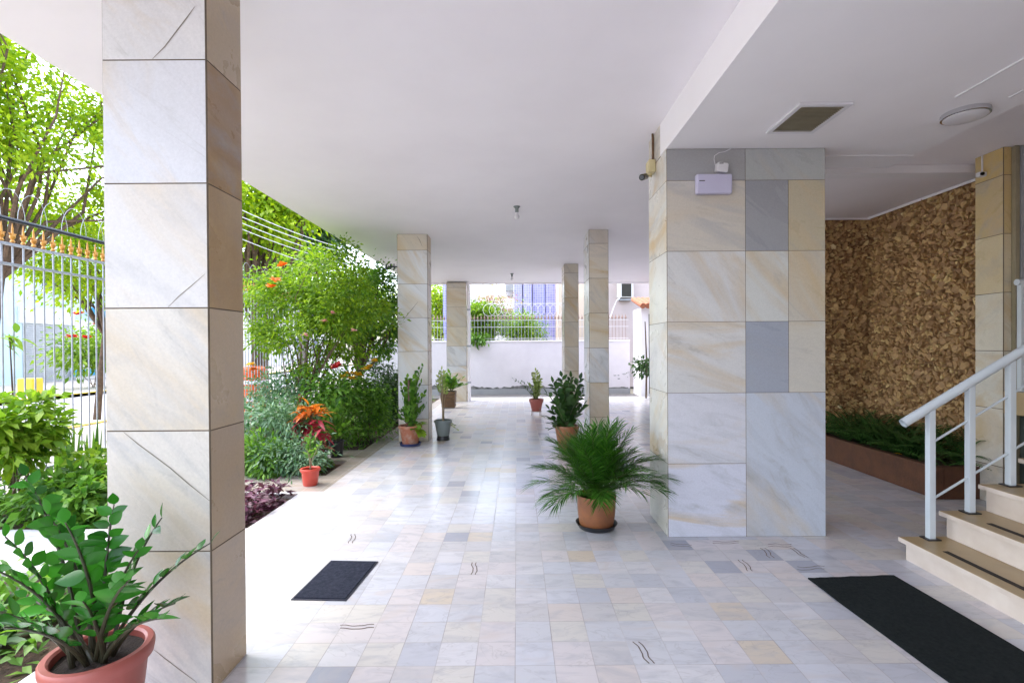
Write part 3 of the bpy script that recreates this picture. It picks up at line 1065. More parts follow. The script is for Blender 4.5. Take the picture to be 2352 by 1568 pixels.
tag(leaves('yellow_leaf', [(4.10, 5.42, 0.318)], [(0.5, -1, 0.05)], [(0, 0, 1)], 0.09, 0.04, LM['yellow'], None, 4, 0.1, 0.3, rng), 'single fallen yellow leaf on the planter edge', 'leaf')

# ------------------------------------------------------------------ entrance steps, handrail, landing
YS = 3.48
steps = [(2.67, 0.155), (2.954, 0.335), (3.23, 0.52), (3.51, 0.70), (3.79, 0.885)]
for i, (nx, nz) in enumerate(steps):
    t = thing('stone_step', ['lowest beige stone step, beside the long black mat', 'second stone step up, under the second rail post', 'third stone step up, under the third rail post', 'fourth stone step up, partly out of view', 'fifth stone step up, by the landing'][i],
              'step', (nx, 2.2, 0), 'entrance steps')
    xe = steps[i + 1][0] + 0.10 if i < 4 else 4.2
    mb = MB()
    zb = 0.0 if i == 0 else steps[i - 1][1] + 0.002
    mb.box(nx + 0.035, nx + 0.065, 0.6, YS - 0.02, zb, nz - 0.035)
    mb.box(nx + 0.066, xe, YS - 0.045, YS - 0.021, 0.0 if i == 0 else 0.0, nz - 0.035)
    mb.build('riser', M['riser'], t)
    mb = MB()
    mb.box(nx, xe, 0.6, YS, nz - 0.034, nz, 0, 0.004)
    mb.build('tread', [M['tread']], t)
    mb = MB()
    mb.box(nx - 0.002, nx + 0.012, 0.598, YS + 0.002, nz - 0.032, nz - 0.003)
    mb.build('nosing', M['riser'], t)
    mb = MB()
    mb.box(nx + 0.085, nx + 0.12, 0.7, YS - 0.26, nz + 0.0005, nz + 0.003)
    mb.build('grip_strip', M['strip'], t)
YH = 3.43
t = thing('stair_handrail', 'white enamelled handrail with square posts climbing the stone steps', 'handrail', (2.85, YH, 0.155))
ra, rb = at_y(2074, 972, YH), at_y(2352, 803, YH)
sl = (rb.z - ra.z) / (rb.x - ra.x)


def rail_z(x):
    return ra.z + (x - ra.x) * sl


XEN = 4.0
mb = MB()
n = 20
q0, q1 = Vector((ra.x, YH, ra.z)), Vector((XEN, YH, rail_z(XEN)))
dirv = (q1 - q0).normalized()
mb.tube([q0, q1], 0.031, 20, 0, True, False)
mb.tube([q0 + dirv * 0.0, q0 + dirv * 0.3], 0.027, 20, 0, True, False)
mb.build('top_rail', M['alu'], t)
for px, (nx, nz) in zip((2137, 2228, 2321), steps):
    x = at_y(px, 1100, YH).x
    mb = MB()
    mb.box(x - 0.021, x + 0.021, YH - 0.021, YH + 0.021, nz + 0.004, rail_z(x) - 0.015, 0, 0.003)
    po = mb.build('post', M['alu'], t)
    mb = MB()
    mb.box(x - 0.045, x + 0.045, YH - 0.04, YH + 0.04, nz + 0.0006, nz + 0.008)
    mb.build('base_plate', M['black'], po)
x0 = at_y(2137, 1100, YH).x
for pa, pb in (((2160, 1010), (2218, 965)), ((2160, 1140), (2218, 1090))):
    a = at_y(2150, pa[1] + 8, YH)
    mb = MB()
    mb.tube([(x0, YH, a.z), (XEN, YH, a.z + (XEN - x0) * sl)], 0.008, 8)
    mb.build('lower_bar', M['alu'], t)
t = thing('stone_landing', 'beige stone landing above the steps at the glazed entrance', 'landing', (5.5, 2.5, 0))
mb = MB()
mb.box(4.07, 7.59, 0.6, YS, 0.93, 1.07, 0, 0.004)
mb.box(4.4, 7.59, YS + 0.001, 4.5, 0.87, 1.07, 0, 0.004)
mb.build('slab', M['tread'], t)
mb = MB()
mb.box(4.6, 7.59, 4.2, 4.28, 0, 0.869)  # dark sheet standing in for the shade in the void under the landing
mb.build('void_shade_sheet', M['dark'], t)
t = thing('landing_railing', 'white barred railing standing on the landing edge', 'railing', (4.5, 4.44, 1.07))
zt = at_y(2340, 648, 4.44).z
for x in (4.5, 5.3, 6.1):
    mb = MB()
    mb.box(x - 0.02, x + 0.02, 4.42, 4.46, 1.072, zt, 0, 0.003)
    mb.build('post', M['alu'], t)
mb = MB()
mb.tube([(4.46, 4.44, zt), (6.2, 4.44, zt)], 0.028, 14)
mb.build('top_rail', M['alu'], t)
for k in range(3):
    z = 1.17 + k * (zt - 1.17) / 3
    mb = MB()
    mb.tube([(4.5, 4.44, z), (6.1, 4.44, z)], 0.009, 8)
    mb.build('bar', M['alu'], t)
xa = 4.47
slab_box('marble_column', xa, xa + 0.32, 4.57, 4.85, zrows(0.36, SL, ZC), 'yellow stained marble column at the top of the steps', 'column',
         lambda s, r, c: [CREAM, CREAM, (0.68, 0.64, 0.55), (0.68, 0.63, 0.52), (0.66, 0.56, 0.36), (0.58, 0.44, 0.20), (0.58, 0.42, 0.17)][min(r, 6)], seed=29)
t = thing('entrance_glazing', 'grey green glazed entrance screen beside the yellow stained column', 'glazing', (5.5, 4.54, 1.07))
mb = MB()
mb.box(4.60, 7.55, 4.545, 4.555, 0.0, ZC - 0.004)
mb.build('pane', M['greyglass'], t)
for x in (4.535, 4.585, 5.6, 6.6):
    mb = MB()
    mb.box(x, x + 0.04, 4.525, 4.565, 1.072 if x > 4.55 else 0.0, ZC - 0.004, 0, 0.003)
    mb.build('frame', M['louvre'] if x < 4.55 else M['concrete'], t)

# ------------------------------------------------------------------ mats
mb = MB()
p = [on_z(1855, 1330), on_z(2053, 1323), on_z(2750, 1735), on_z(2300, 1657)]
a, b = p[0], p[1]
d = (on_z(2160, 1553) - a)
e = (on_z(2340, 1493) - b)
c1, c0 = b + e * 2.2, a + d * 2.2
rg = random.Random(2)
edge = []
for (u, v) in ((a, b), (b, c1), (c1, c0), (c0, a)):
    for k in range(14):
        q = u.lerp(v, k / 14)
        edge.append((q.x + rg.uniform(-0.004, 0.004), q.y + rg.uniform(-0.004, 0.004)))
mb.prism(edge, 0.002, 0.011)
tag(mb.build('floor_mat', M['mat']), 'long black fibre mat at the foot of the stone steps', 'mat')
t = thing('doormat', 'small dark blue doormat alone on the marble floor', 'mat', on_z(768, 1333))
q = [on_z(760, 1288), on_z(869, 1290), on_z(795, 1380), on_z(668, 1378)]
ctr = sum(q, Vector()) / 4
mb = MB()
mb.prism([(v.x, v.y) for v in (q[0], q[3], q[2], q[1])], 0.001, 0.006)
mb.build('border', M['matedge'], t)
mb = MB()
mb.prism([(ctr.x + (v.x - ctr.x) * 0.93, ctr.y + (v.y - ctr.y) * 0.95) for v in (q[0], q[3], q[2], q[1])], 0.0062, 0.011)
mb.build('pile', M['matblue'], t)

# ------------------------------------------------------------------ ceiling and wall fittings
t = thing('ventilation_grille', 'white framed ceiling grille with rusty tan louvres', 'grille', (1.96, 3.37, ZL))
gx0, gx1, gy0, gy1 = 1.83, 2.11, 3.19, 3.56
mb = MB()
for a_ in ((gx0 - 0.03, gx1 + 0.03, gy0 - 0.03, gy0), (gx0 - 0.03, gx1 + 0.03, gy1, gy1 + 0.03), (gx0 - 0.03, gx0, gy0, gy1), (gx1, gx1 + 0.03, gy0, gy1)):
    mb.box(*a_, ZL - 0.016, ZL - 0.001)
mb.build('frame', M['plastic'], t)
mb = MB()
mb.box(gx0, gx1, gy0, gy1, ZL - 0.003, ZL - 0.001)
mb.build('backing', M['dark'], t)
mb = MB()
for k in range(19):
    y = gy0 + 0.01 + k * 0.0194
    mb.add([(gx0, y, ZL - 0.014), (gx1, y, ZL - 0.014), (gx1, y + 0.012, ZL - 0.0135), (gx0, y + 0.012, ZL - 0.0135), (gx0, y + 0.012, ZL - 0.004), (gx1, y + 0.012, ZL - 0.004)], [(0, 1, 2, 3), (3, 2, 5, 4)])
mb.build('louvre', M['louvre'], t)
lc = on_z(2217, 258, ZL)
t = thing('ceiling_light', 'round flush ceiling lamp with chrome ring', 'lamp', lc)
mb = MB()
mb.lathe((lc.x, lc.y, ZL), [(0.128, -0.001), (0.13, -0.004), (0.13, -0.03), (0.124, -0.034), (0.118, -0.034)])
mb.build('ring', M['chrome'], t)
mb = MB()
mb.lathe((lc.x, lc.y, ZL), [(0.1175, -0.02), (0.1175, -0.036), (0.10, -0.044), (0.05, -0.049), (0.002, -0.05)])
mb.build('diffuser', M['plastic'], t)
t = thing('access_hatch', 'square white access hatch outline beside the round ceiling lamp', 'hatch', (2.9, 2.85, ZL))
mb = MB()
mb.box(2.74, 3.06, 2.62, 3.08, ZL - 0.006, ZL - 0.001)
mb.build('panel', M['paint_low'], t)
mb = MB()
mb.box(2.725, 2.739, 2.605, 3.095, ZL - 0.011, ZL - 0.001)
mb.box(3.061, 3.075, 2.605, 3.095, ZL - 0.011, ZL - 0.001)
mb.box(2.739, 3.061, 2.605, 2.619, ZL - 0.011, ZL - 0.001)
mb.build('trim', M['plastic'], t)

YF = YR - 0.004
t = thing('emergency_lamp', 'lavender white emergency lamp box on the wide marble pier', 'lamp', at_y(1635, 425, YF))
a, b = at_y(1595, 449, YF), at_y(1676, 404, YF)
mb = MB()
mb.box(a.x, b.x, YF - 0.055, YF - 0.001, a.z, b.z, 0, 0.012)
mb.build('housing', M['lav'], t)
mb = MB()
mb.box(a.x + 0.018, a.x + 0.062, YF - 0.0565, YF - 0.0545, b.z - 0.058, b.z - 0.052)
mb.build('mark', M['dark'], t)
t = thing('socket_box', 'small white plug box with thin cord above the emergency lamp', 'socket box', at_y(1654, 388, YF))
a, b = at_y(1640, 401, YF), at_y(1667, 378, YF)
mb = MB()
bm = bmesh.new()
bmesh.ops.create_cube(bm, size=1)
bmesh.ops.bevel(bm, geom=bm.edges[:], offset=0.08, segments=2, affect='EDGES')
mat_ = Matrix.Translation(((a.x + b.x) / 2, YF - 0.03, (a.z + b.z) / 2)) @ Matrix.Rotation(R(8), 4, 'Y') @ Matrix.Diagonal((0.085, 0.056, 0.07, 1))
bmesh.ops.transform(bm, matrix=mat_, verts=bm.verts[:])
mb.addbm(bm)
mb.build('housing', M['plastic'], t)
mb = MB()
mb.box((a.x + b.x) / 2 - 0.028, (a.x + b.x) / 2 + 0.004, YF - 0.0605, YF - 0.057, b.z - 0.014, b.z - 0.009)
mb.build('slot', M['dark'], t)
mb = MB()
c = [at_y(px, py, YF - 0.006) for px, py in ((1643, 380), (1640, 366), (1641, 358), (1652, 351), (1664, 349), (1680, 347.5))]
c[-1].z = ZL - 0.002
mb.tube(c, 0.003, 6)
mb.build('cord', M['plastic'], t)

XF = 1.177
t = thing('surveillance_camera', 'small black surveillance camera on an ivory bracket box', 'camera', at_x(1502, 385, XF))
p = at_x(1503, 384, XF)
mb = MB()
mb.box(XF - 0.06, XF - 0.001, p.y - 0.05, p.y + 0.055, p.z - 0.055, p.z + 0.05, 0, 0.008)
mb.build('junction_box', M['ivory'], t)
mb = MB()
mb.tube([(XF - 0.012, p.y, p.z + 0.05), (XF - 0.012, p.y, ZC - 0.05), (XF - 0.012, p.y + 0.01, ZC - 0.002)], 0.010, 8)
mb.build('conduit', M['wood'], t)
mb = MB()
e = at_y(1480, 406, p.y - 0.08)
mb.tube([(XF - 0.03, p.y, p.z - 0.056), (XF - 0.035, p.y - 0.02, p.z - 0.085), (e.x + 0.02, e.y, e.z + 0.015)], 0.009, 8)
mb.build('bracket', M['ivory'], t)
mb = MB()
dv = Vector((-0.55, -0.75, -0.35)).normalized()
e0 = Vector((e.x, e.y, e.z))
mb.tube([e0 - dv * 0.03, e0 + dv * 0.055], 0.026, 16)
body = mb.build('camera_body', M['fblack'], t)
mb = MB()
mb.tube([e0 + dv * 0.0555, e0 + dv * 0.060], 0.018, 16)
mb.build('lens', M['window'], body)

t = thing('spotlight', 'small twin emergency spotlight half hidden by the yellow stained column', 'lamp', at_y(2250, 402, 4.75))
c = at_y(2251, 401, 4.75)
mb = MB()
mb.box(c.x - 0.02, c.x + 0.06, 4.73, 4.78, c.z - 0.022, c.z + 0.022, 0, 0.008)
mb.build('housing', M['plastic'], t)
mb = MB()
mb.tube([(c.x - 0.002, 4.729, c.z), (c.x - 0.004, 4.715, c.z - 0.003)], 0.016, 14)
mb.build('lens', M['fblack'], t)
mb = MB()
mb.box(c.x + 0.02, c.x + 0.03, 4.75, 4.76, c.z + 0.0215, ZC - 0.003)
mb.build('bracket', M['plastic'], t)

for i, (px, py, lab) in enumerate(((1187, 487, 'bare bulb holder hanging from the ceiling, the nearer one'), (1176, 634, 'bare bulb holder hanging from the ceiling, the far one'))):
    c = on_z(px, py - (13 if i == 0 else 6), ZC)
    t = thing('bulb_holder', lab, 'lamp', c, 'bulb holders on the porch ceiling')
    mb = MB()
    mb.lathe((c.x, c.y, ZC), [(0.042, -0.001), (0.045, -0.006), (0.03, -0.02), (0.022, -0.03), (0.022, -0.075), (0.018, -0.078), (0.002, -0.078)], 20)
    mb.build('socket', M['grey'], t)
    mb = MB()
    mb.lathe((c.x, c.y, ZC), [(0.016, -0.079), (0.02, -0.10), (0.034, -0.125), (0.034, -0.145), (0.02, -0.165), (0.002, -0.17)], 20)
    mb.build('bulb', M['plastic'], t)
t = thing('wall_bracket', 'black spiky bracket fixed to the left side of the second column', 'bracket', at_y(912, 613, YA + 0.1))
c0 = at_y(913, 613, YA + 0.1)
mb = MB()
mb.tube([c0, at_y(900, 612, YA + 0.1), at_y(880, 617, YA + 0.1)], 0.012, 6)
for px in (888, 897, 905):
    u = at_y(px, 613, YA + 0.1)
    mb.tube([u + Vector((0, 0, -0.05)), u + Vector((0, 0, 0.05))], 0.01, 6)
mb.build('arm', M['ironblack'], t)
t = thing('downpipe', 'thin white downpipe running down beside the farthest column', 'pipe', (at_y(1077, 918, 13.75).x, 13.75, 0))
x = at_y(1078, 900, 13.75).x
mb = MB()
mb.tube([(x, 13.75, 0), (x, 13.75, ZC - 0.12), (x - 0.03, 13.75, ZC - 0.04)], 0.045, 12)
mb.build('pipe', M['paint'], t)
for z in (0.5, 1.5, 2.5):
    mb = MB()
    mb.tube([(x, 13.75, z), (x, 13.75, z + 0.05)], 0.053, 12)
    mb.build('clip', M['iron'], t)

# ------------------------------------------------------------------ potted plants
def stem_plant(t, c, r, tips, Lf, Wf, mat, smat, rng, r0=0.008, gap=0.06, seg=4, start=0.3, up=0.5, part='stem'):
    """arching stems, each with paired leaves as its sub-part"""
    for tip in tips:
        tip = Vector(tip)
        a = Vector((tip.x - c[0], tip.y - c[1], 0))
        a = a.normalized() if a.length > 1e-4 else Vector((1, 0, 0))
        b = Vector(c) + a * r * rng.random() * 0.6 + Vector((rng.normal(), rng.normal(), 0)) * r * 0.15
        ln = (tip - b).length
        ctrl = b.lerp(tip, 0.45) + Vector((0, 0, ln * 0.16)) - a * ln * 0.08
        pts = []
        K = 14
        for i in range(K + 1):
            q = i / K
            pts.append(b * (1 - q) ** 2 + ctrl * 2 * q * (1 - q) + tip * q * q)
        mb = MB()
        mb.tube(pts, [r0 * (1 - 0.75 * i / K) for i in range(K + 1)], 8)
        st = mb.build(part, smat, t)
        m = max(3, int(ln * (1 - start) / gap))
        P, A, NN, LL = [], [], [], []
        for k in range(m + 1):
            q = start + (1 - start) * k / m
            i = min(int(q * K), K - 1)
            p = pts[i].lerp(pts[i + 1], q * K - i)
            d = (pts[i + 1] - pts[i]).normalized()
            side = d.cross(Vector((0, 0, 1)))
            side = side.normalized() if side.length > 1e-3 else Vector((1, 0, 0))
            tw = rng.normal() * 0.35
            side = (side * math.cos(tw) + Vector((0, 0, 1)) * math.sin(tw)).normalized()
            nrm = d.cross(side)
            if nrm.z < 0:
                nrm = -nrm
            for sg in ((1, -1) if k < m else (0,)):
                ax = side * sg + d * (0.75 + 0.2 * rng.normal()) + nrm * (0.25 + 0.2 * rng.random())
                P.append(p)
                A.append(ax)
                NN.append(nrm + Vector(rng.normal(size=3)) * 0.22)
                LL.append((0.75 + 0.35 * rng.random()) * (0.75 + 0.25 * math.sin(PI * min(1, q))))
        LL = np.array(LL)
        leaves('leaves', P, [tuple(v) for v in A], [tuple(v) for v in NN], LL * Lf, LL * Wf, mat, st, seg, 0.12, 0.22, rng)


# the large pot of glossy paired leaves in front of the nearest column
pc = Vector((at_y(227, 1490, 1.86).x, 1.86, 0))
t = thing('potted_plant', 'large terracotta coloured pot of glossy paired leaves by the nearest column', 'potted plant', pc)
pz = at_y(227, 1488, 1.86).z
pot(t, pc, 0.152, 0.115, pz, M['terra'], 0.02, True, 0.05)
rng = np.random.default_rng(5)
c = (pc.x, pc.y, pz - 0.04)
tips = [at_y(px, py, y) for px, py, y in (
    (58, 1092, 1.95), (262, 1158, 1.98), (372, 1188, 1.96), (484, 1246, 1.98), (150, 1200, 1.62), (12, 1232, 1.75), (-30, 1300, 1.62), (-40, 1395, 1.70), (8, 1440, 1.58),
    (402, 1385, 1.80), (372, 1420, 1.66), (318, 1262, 1.72), (205, 1270, 2.02), (300, 1330, 1.58), (60, 1370, 1.9), (190, 1380, 1.66), (110, 1180, 1.85))]
stem_plant(t, c, 0.10, tips, 0.094, 0.053, LM['zz'], M['zzstem'], rng, 0.0095, 0.045, 6, 0.34)

# potted palm
pc = Vector((at_y(1370, 1214, 4.12).x, 4.12, 0))
t = thing('potted_palm', 'bushy palm in a brown glazed pot on a black saucer', 'potted plant', pc)
mb = MB()
mb.lathe((pc.x, pc.y, 0), [(0.135, 0.0), (0.145, 0.004), (0.168, 0.04), (0.172, 0.046), (0.165, 0.046), (0.14, 0.012), (0.002, 0.011)])
mb.build('saucer', M['black'], t)
pot(t, (pc.x, pc.y, 0.012), 0.157, 0.135, 0.265, M['clay'], 0.006, True, 0.03, 0.008)
rng = np.random.default_rng(12)
nf = 92
for k in range(nf):
    az = k * 2.399963 + rng.normal() * 0.2
    u_ = (k + 0.5) / nf
    el = 1.6 - 0.95 * u_ + rng.normal() * 0.12
    ln = 0.46 + 0.18 * rng.random()
    if u_ > 0.8:
        ln *= 0.85
    hx, hy = math.cos(az), math.sin(az)
    b = Vector((pc.x + hx * 0.05 * rng.random(), pc.y + hy * 0.05 * rng.random(), 0.235))
    pts = []
    K = 12
    p = b.copy()
    e = el
    for i in range(K + 1):
        pts.append(p.copy())
        p = p + Vector((hx * math.cos(e), hy * math.cos(e), math.sin(e))) * ln / K
        e -= (0.045 + 0.06 * u_) * (0.5 + i / K)
    mb = MB()
    mb.tube(pts, [0.0045 * (1 - 0.8 * i / K) for i in range(K + 1)], 5)
    st = mb.build('frond', M['stem'], t)
    P, A, NN, LL = [], [], [], []
    nl = 30
    for j in range(nl):
        q = 0.28 + 0.72 * j / (nl - 1)
        i = min(int(q * K), K - 1)
        pp = pts[i].lerp(pts[i + 1], q * K - i)
        d = (pts[i + 1] - pts[i]).normalized()
        s = d.cross(Vector((0, 0, 1)))
        s = s.normalized() if s.length > 1e-3 else Vector((1, 0, 0))
        nr = s.cross(d)
        for sg in (1, -1):
            A.append(s * sg * (1.0 - 0.55 * q) + d * (0.55 + 0.6 * q) + nr * 0.28 + Vector(rng.normal(size=3)) * 0.10)
            P.append(pp)
            NN.append(nr + Vector(rng.normal(size=3)) * 0.2)
            LL.append(0.215 * (0.55 + 0.45 * math.sin(PI * (0.1 + 0.8 * q))) * (0.85 + 0.3 * rng.random()))
    leaves('leaflets', P, [tuple(v) for v in A], [tuple(v) for v in NN], np.array(LL), 0.0085, LM['palm'], st, 3, 0.30, 0.25, rng, point=0.6)

# dark leafy plant behind the palm
pc = Vector((at_y(1302, 1010, 7.2).x, 7.2, 0))
t = thing('potted_plant', 'brown pot of dark drooping leaves between the palm and the slim column', 'potted plant', pc)
pot(t, pc, 0.17, 0.12, 0.36, M['clay'], 0.012)
rng = np.random.default_rng(22)
tips = [at_y(px, py, 7.2 + rng.normal() * 0.12) for px, py in ((1256, 905), (1270, 880), (1290, 866), (1312, 868), (1332, 872), (1338, 905), (1342, 930), (1262, 940), (1254, 960), (1270, 975), (1320, 960), (1300, 890), (1280, 920), (1310, 920), (1330, 950), (1290, 950), (1265, 985))]
stem_plant(t, (pc.x, pc.y, 0.32), 0.1, tips, 0.17, 0.08, LM['dark'], M['stem'], rng, 0.007, 0.055, 3, 0.15)

# small red-brown pot on a wire stand, far back
pc = Vector((at_y(1232, 950, 10.9).x, 10.9, 0))
t = thing('potted_plant', 'small brick red pot on a wire stand with pale upright leaves', 'potted plant', pc)
pot(t, (pc.x, pc.y, 0.09), 0.145, 0.10, 0.27, M['terra'], 0.015, True, 0.07)
mb = MB()
for k in range(4):
    a = k * PI / 2 + 0.6
    mb.tube([(pc.x + 0.13 * math.cos(a), pc.y + 0.13 * math.sin(a), 0.0), (pc.x + 0.11 * math.cos(a), pc.y + 0.11 * math.sin(a), 0.2)], 0.006, 6)
mb.tube([(pc.x + 0.12 * math.cos(a), pc.y + 0.12 * math.sin(a), 0.085) for a in [k * PI / 8 for k in range(17)]], 0.006, 6)
mb.build('stand', M['ironrust'], t)
rng = np.random.default_rng(24)
tips = [at_y(px, py, 10.9 + rng.normal() * 0.06) for px, py in ((1230, 852), (1222, 865), (1240, 868), (1215, 885), (1245, 890), (1228, 890))]
stem_plant(t, (pc.x, pc.y, 0.32), 0.06, tips, 0.16, 0.07, LM['varieg'], M['stem'], rng, 0.007, 0.05, 3, 0.15)
stem_plant(t, (pc.x, pc.y, 0.32), 0.06, [at_y(1180, 871, 10.85), at_y(1200, 878, 10.85), at_y(1208, 895, 10.8)], 0.11, 0.045, LM['dark'], M['stem'], rng, 0.006, 0.06, 3, 0.4)

# grey pot by the second column
pc = Vector((at_y(1018, 1006, 8.05).x, 8.05, 0))
t = thing('potted_plant', 'tapered grey pot with black foot and thin bare canes', 'potted plant', pc)
pot(t, (pc.x, pc.y, 0.07), 0.135, 0.095, 0.255, M['grey'], 0.012, True, 0.04)
mb = MB()
mb.lathe((pc.x, pc.y, 0), [(0.10, 0.0), (0.105, 0.005), (0.092, 0.08), (0.08, 0.08)])
mb.build('foot', M['black'], t)
rng = np.random.default_rng(26)
tips = [at_y(px, py, 8.05 + rng.normal() * 0.05) for px, py in ((1008, 862), (1014, 850), (1021, 872), (1002, 880), (1028, 885))]
stem_plant(t, (pc.x, pc.y, 0.29), 0.04, tips, 0.11, 0.055, LM['varieg'], M['cane'], rng, 0.009, 0.05, 3, 0.72)
stem_plant(t, (pc.x, pc.y, 0.29), 0.04, [at_y(1048, 985, 8.0), at_y(1042, 975, 8.1)], 0.08, 0.04, LM['varieg'], M['cane'], rng, 0.004, 0.05, 3, 0.5)

# terracotta pot with climber at the foot of the second column
pc = Vector((at_y(944, 1014, 7.66).x, 7.62, 0))
t = thing('potted_plant', 'salt stained terracotta pot on a blue saucer with climbing leaves', 'potted plant', pc)
mb = MB()
mb.lathe((pc.x, pc.y, 0), [(0.14, 0.0), (0.15, 0.004), (0.165, 0.045), (0.158, 0.045), (0.14, 0.012), (0.002, 0.011)])
mb.build('saucer', M['blue'], t)
pot(t, (pc.x, pc.y, 0.012), 0.165, 0.115, 0.30, M['claysalt'], 0.015, True, 0.045)
rng = np.random.default_rng(27)
mb = MB()
mb.tube([(pc.x - 0.02, pc.y, 0.27), (pc.x - 0.015, pc.y, 1.0)], 0.022, 8)
mb.build('moss_pole', M['bark'], t)
tips = [at_y(px, py, 7.62 + rng.normal() * 0.07) for px, py in ((922, 888), (935, 868), (950, 872), (962, 850), (972, 842), (968, 880), (925, 920), (915, 940), (960, 910), (975, 905), (940, 900), (948, 930), (918, 960), (970, 945), (978, 930))]
stem_plant(t, (pc.x, pc.y, 0.28), 0.08, tips, 0.125, 0.08, LM['bush'], M['stem'], rng, 0.006, 0.055, 3, 0.15)
stem_plant(t, (pc.x, pc.y, 0.29), 0.1, [at_y(968, 1000, 7.48), at_y(955, 985, 7.47), at_y(972, 975, 7.55)], 0.14, 0.11, LM['lime'], M['stem'], rng, 0.005, 0.08, 3, 0.5)

# wooden planter near the farthest column
pc = Vector((at_y(1031, 935, 12.35).x, 12.35, 0))
t = thing('wooden_planter', 'square brown wooden planter with broad leaves near the farthest column', 'potted plant', pc)
mb = MB()
for k in range(5):
    s = 0.16 + 0.004 * k
    mb.box(pc.x - s, pc.x + s, pc.y - s, pc.y + s, 0.02 + k * 0.078, 0.02 + k * 0.078 + 0.074, 0, 0.006)
mb.build('box', M['wood'], t)
mb = MB()
mb.box(pc.x - 0.15, pc.x + 0.15, pc.y - 0.15, pc.y + 0.15, 0.4, 0.415)
mb.build('soil', M['potsoil'], t)
rng = np.random.default_rng(28)
tips = [at_y(px, py, 12.35 + rng.normal() * 0.1) for px, py in ((1012, 880), (1020, 862), (1034, 858), (1048, 866), (1060, 872), (1066, 884), (1008, 892), (1040, 876), (1026, 878), (1056, 888))]
stem_plant(t, (pc.x, pc.y, 0.4), 0.1, tips, 0.22, 0.11, LM['bush'], M['stem'], rng, 0.008, 0.07, 3, 0.25)

# black pot, red pot by the beds
pc = Vector((at_y(773, 1047, 6.85).x, 6.85, 0))
t = thing('potted_plant', 'black plastic pot with dark green leaves beside the flower bed', 'potted plant', pc)
pot(t, pc, 0.10, 0.08, 0.23, M['black'], 0.006, True, 0.02)
rng = np.random.default_rng(41)
tips = [at_y(px, py, 6.85 + rng.normal() * 0.08) for px, py in ((752, 935), (770, 915), (785, 920), (800, 945), (810, 965), (745, 965), (790, 975), (765, 950), (815, 985), (750, 985))]
stem_plant(t, (pc.x, pc.y, 0.2), 0.05, tips, 0.13, 0.07, LM['bush'], M['stem'], rng, 0.006, 0.05, 3, 0.2)
pc = Vector((at_y(713, 1110, 5.45).x, 5.45, 0))
t = thing('potted_plant', 'small bright red pot with one slender stem at the bed corner', 'potted plant', pc)
pot(t, pc, 0.092, 0.075, 0.185, M['red'], 0.014, True, 0.03)
rng = np.random.default_rng(43)
tips = [at_y(px, py, 5.45 + rng.normal() * 0.05) for px, py in ((718, 985), (728, 1000), (712, 1005), (735, 1020), (705, 1030), (722, 1012), (700, 1015))]
stem_plant(t, (pc.x, pc.y, 0.16), 0.015, tips, 0.085, 0.04, LM['bush'], M['cane'], rng, 0.006, 0.04, 3, 0.5)

# ------------------------------------------------------------------ garden plants
def bed_pt(px, py, y):
    p = at_y(px, py, y)
    return (p.x, p.y, -0.05)


# purple ground cover
rng = np.random.default_rng(51)
n = 1500
P = np.stack([-3.25 + rng.random(n) * 0.93, 4.2 + rng.random(n) * 0.86, -0.03 + rng.random(n) ** 1.5 * 0.2], 1)
A = rng.normal(size=(n, 3)) * [1, 1, 0.35] + [0, 0, 0.35]
o = leaves('purple_ground_cover', P, A, np.array([[0, 0, 1.0]]) + rng.normal(size=(n, 3)) * 0.4, 0.07 + 0.06 * rng.random(n), 0.03 + 0.02 * rng.random(n), LM['purple'], None, 2, 0.25, 0.3, rng)
tag(o, 'purple leaved ground cover in the front corner of the bed', 'ground cover')
o['kind'] = 'stuff'
# small creeping green
n = 5200
P = np.stack([-5.0 + rng.random(n) * 2.65, 7.4 + rng.random(n) * 7.0, -0.05 + rng.random(n) ** 2 * 0.22], 1)
P2 = np.stack([-5.0 + rng.random(2600) * 2.6, 5.9 + rng.random(2600) * 0.66, -0.05 + rng.random(2600) ** 2 * 0.2], 1)
P3 = np.stack([-5.0 + rng.random(1800) * 1.7, 4.2 + rng.random(1800) * 0.9, -0.05 + rng.random(1800) ** 2 * 0.25], 1)
P4 = np.stack([-5.0 + rng.random(2600) * 2.65, 1.4 + rng.random(2600) * 1.9, -0.05 + rng.random(2600) ** 2 * 0.2], 1)
P = np.concatenate([P, P2, P3, P4])
n = len(P)
A = rng.normal(size=(n, 3)) * [1, 1, 0.4] + [0, 0, 0.5]
o = leaves('green_ground_cover', P, A, np.array([[0, 0, 1.0]]) + rng.normal(size=(n, 3)) * 0.5, 0.06 + 0.07 * rng.random(n), 0.02 + 0.025 * rng.random(n), LM['bush'], None, 2, 0.3, 0.25, rng)
tag(o, 'low green creeping plants covering the soil of the beds', 'ground cover')
o['kind'] = 'stuff'

# rose tree
b = bed_pt(682, 1010, 7.55)
c = at_y(735, 705, 7.6)
fl = [(tuple(at_y(px, py, 6.75)), 0.06, LM['pink']) for px, py in ((766, 720), (745, 738), (700, 770), (812, 760))] + [(tuple(at_y(px, py, 6.8)), 0.09, LM['orange']) for px, py in ((622, 660), (632, 645), (648, 610))]
tree('broad light green rose tree with pink blooms in the flower bed', b, tuple(c), (1.12, 0.85, 0.98), 17000, LM['rose'], 61, 0.026, (0.064, 0.035), 110, 0.13, 'rose_tree', 'tree', None, 0.38, fl, 24)
c = at_y(855, 722, 9.3)
tree('dense mid green shrub tree left of the second column', bed_pt(800, 950, 9.3), tuple(c), (0.66, 0.6, 0.9), 8500, LM['bush'], 62, 0.05, (0.075, 0.042), 60, 0.15, 'shrub_tree', 'tree', None, 0.5, (), 18)
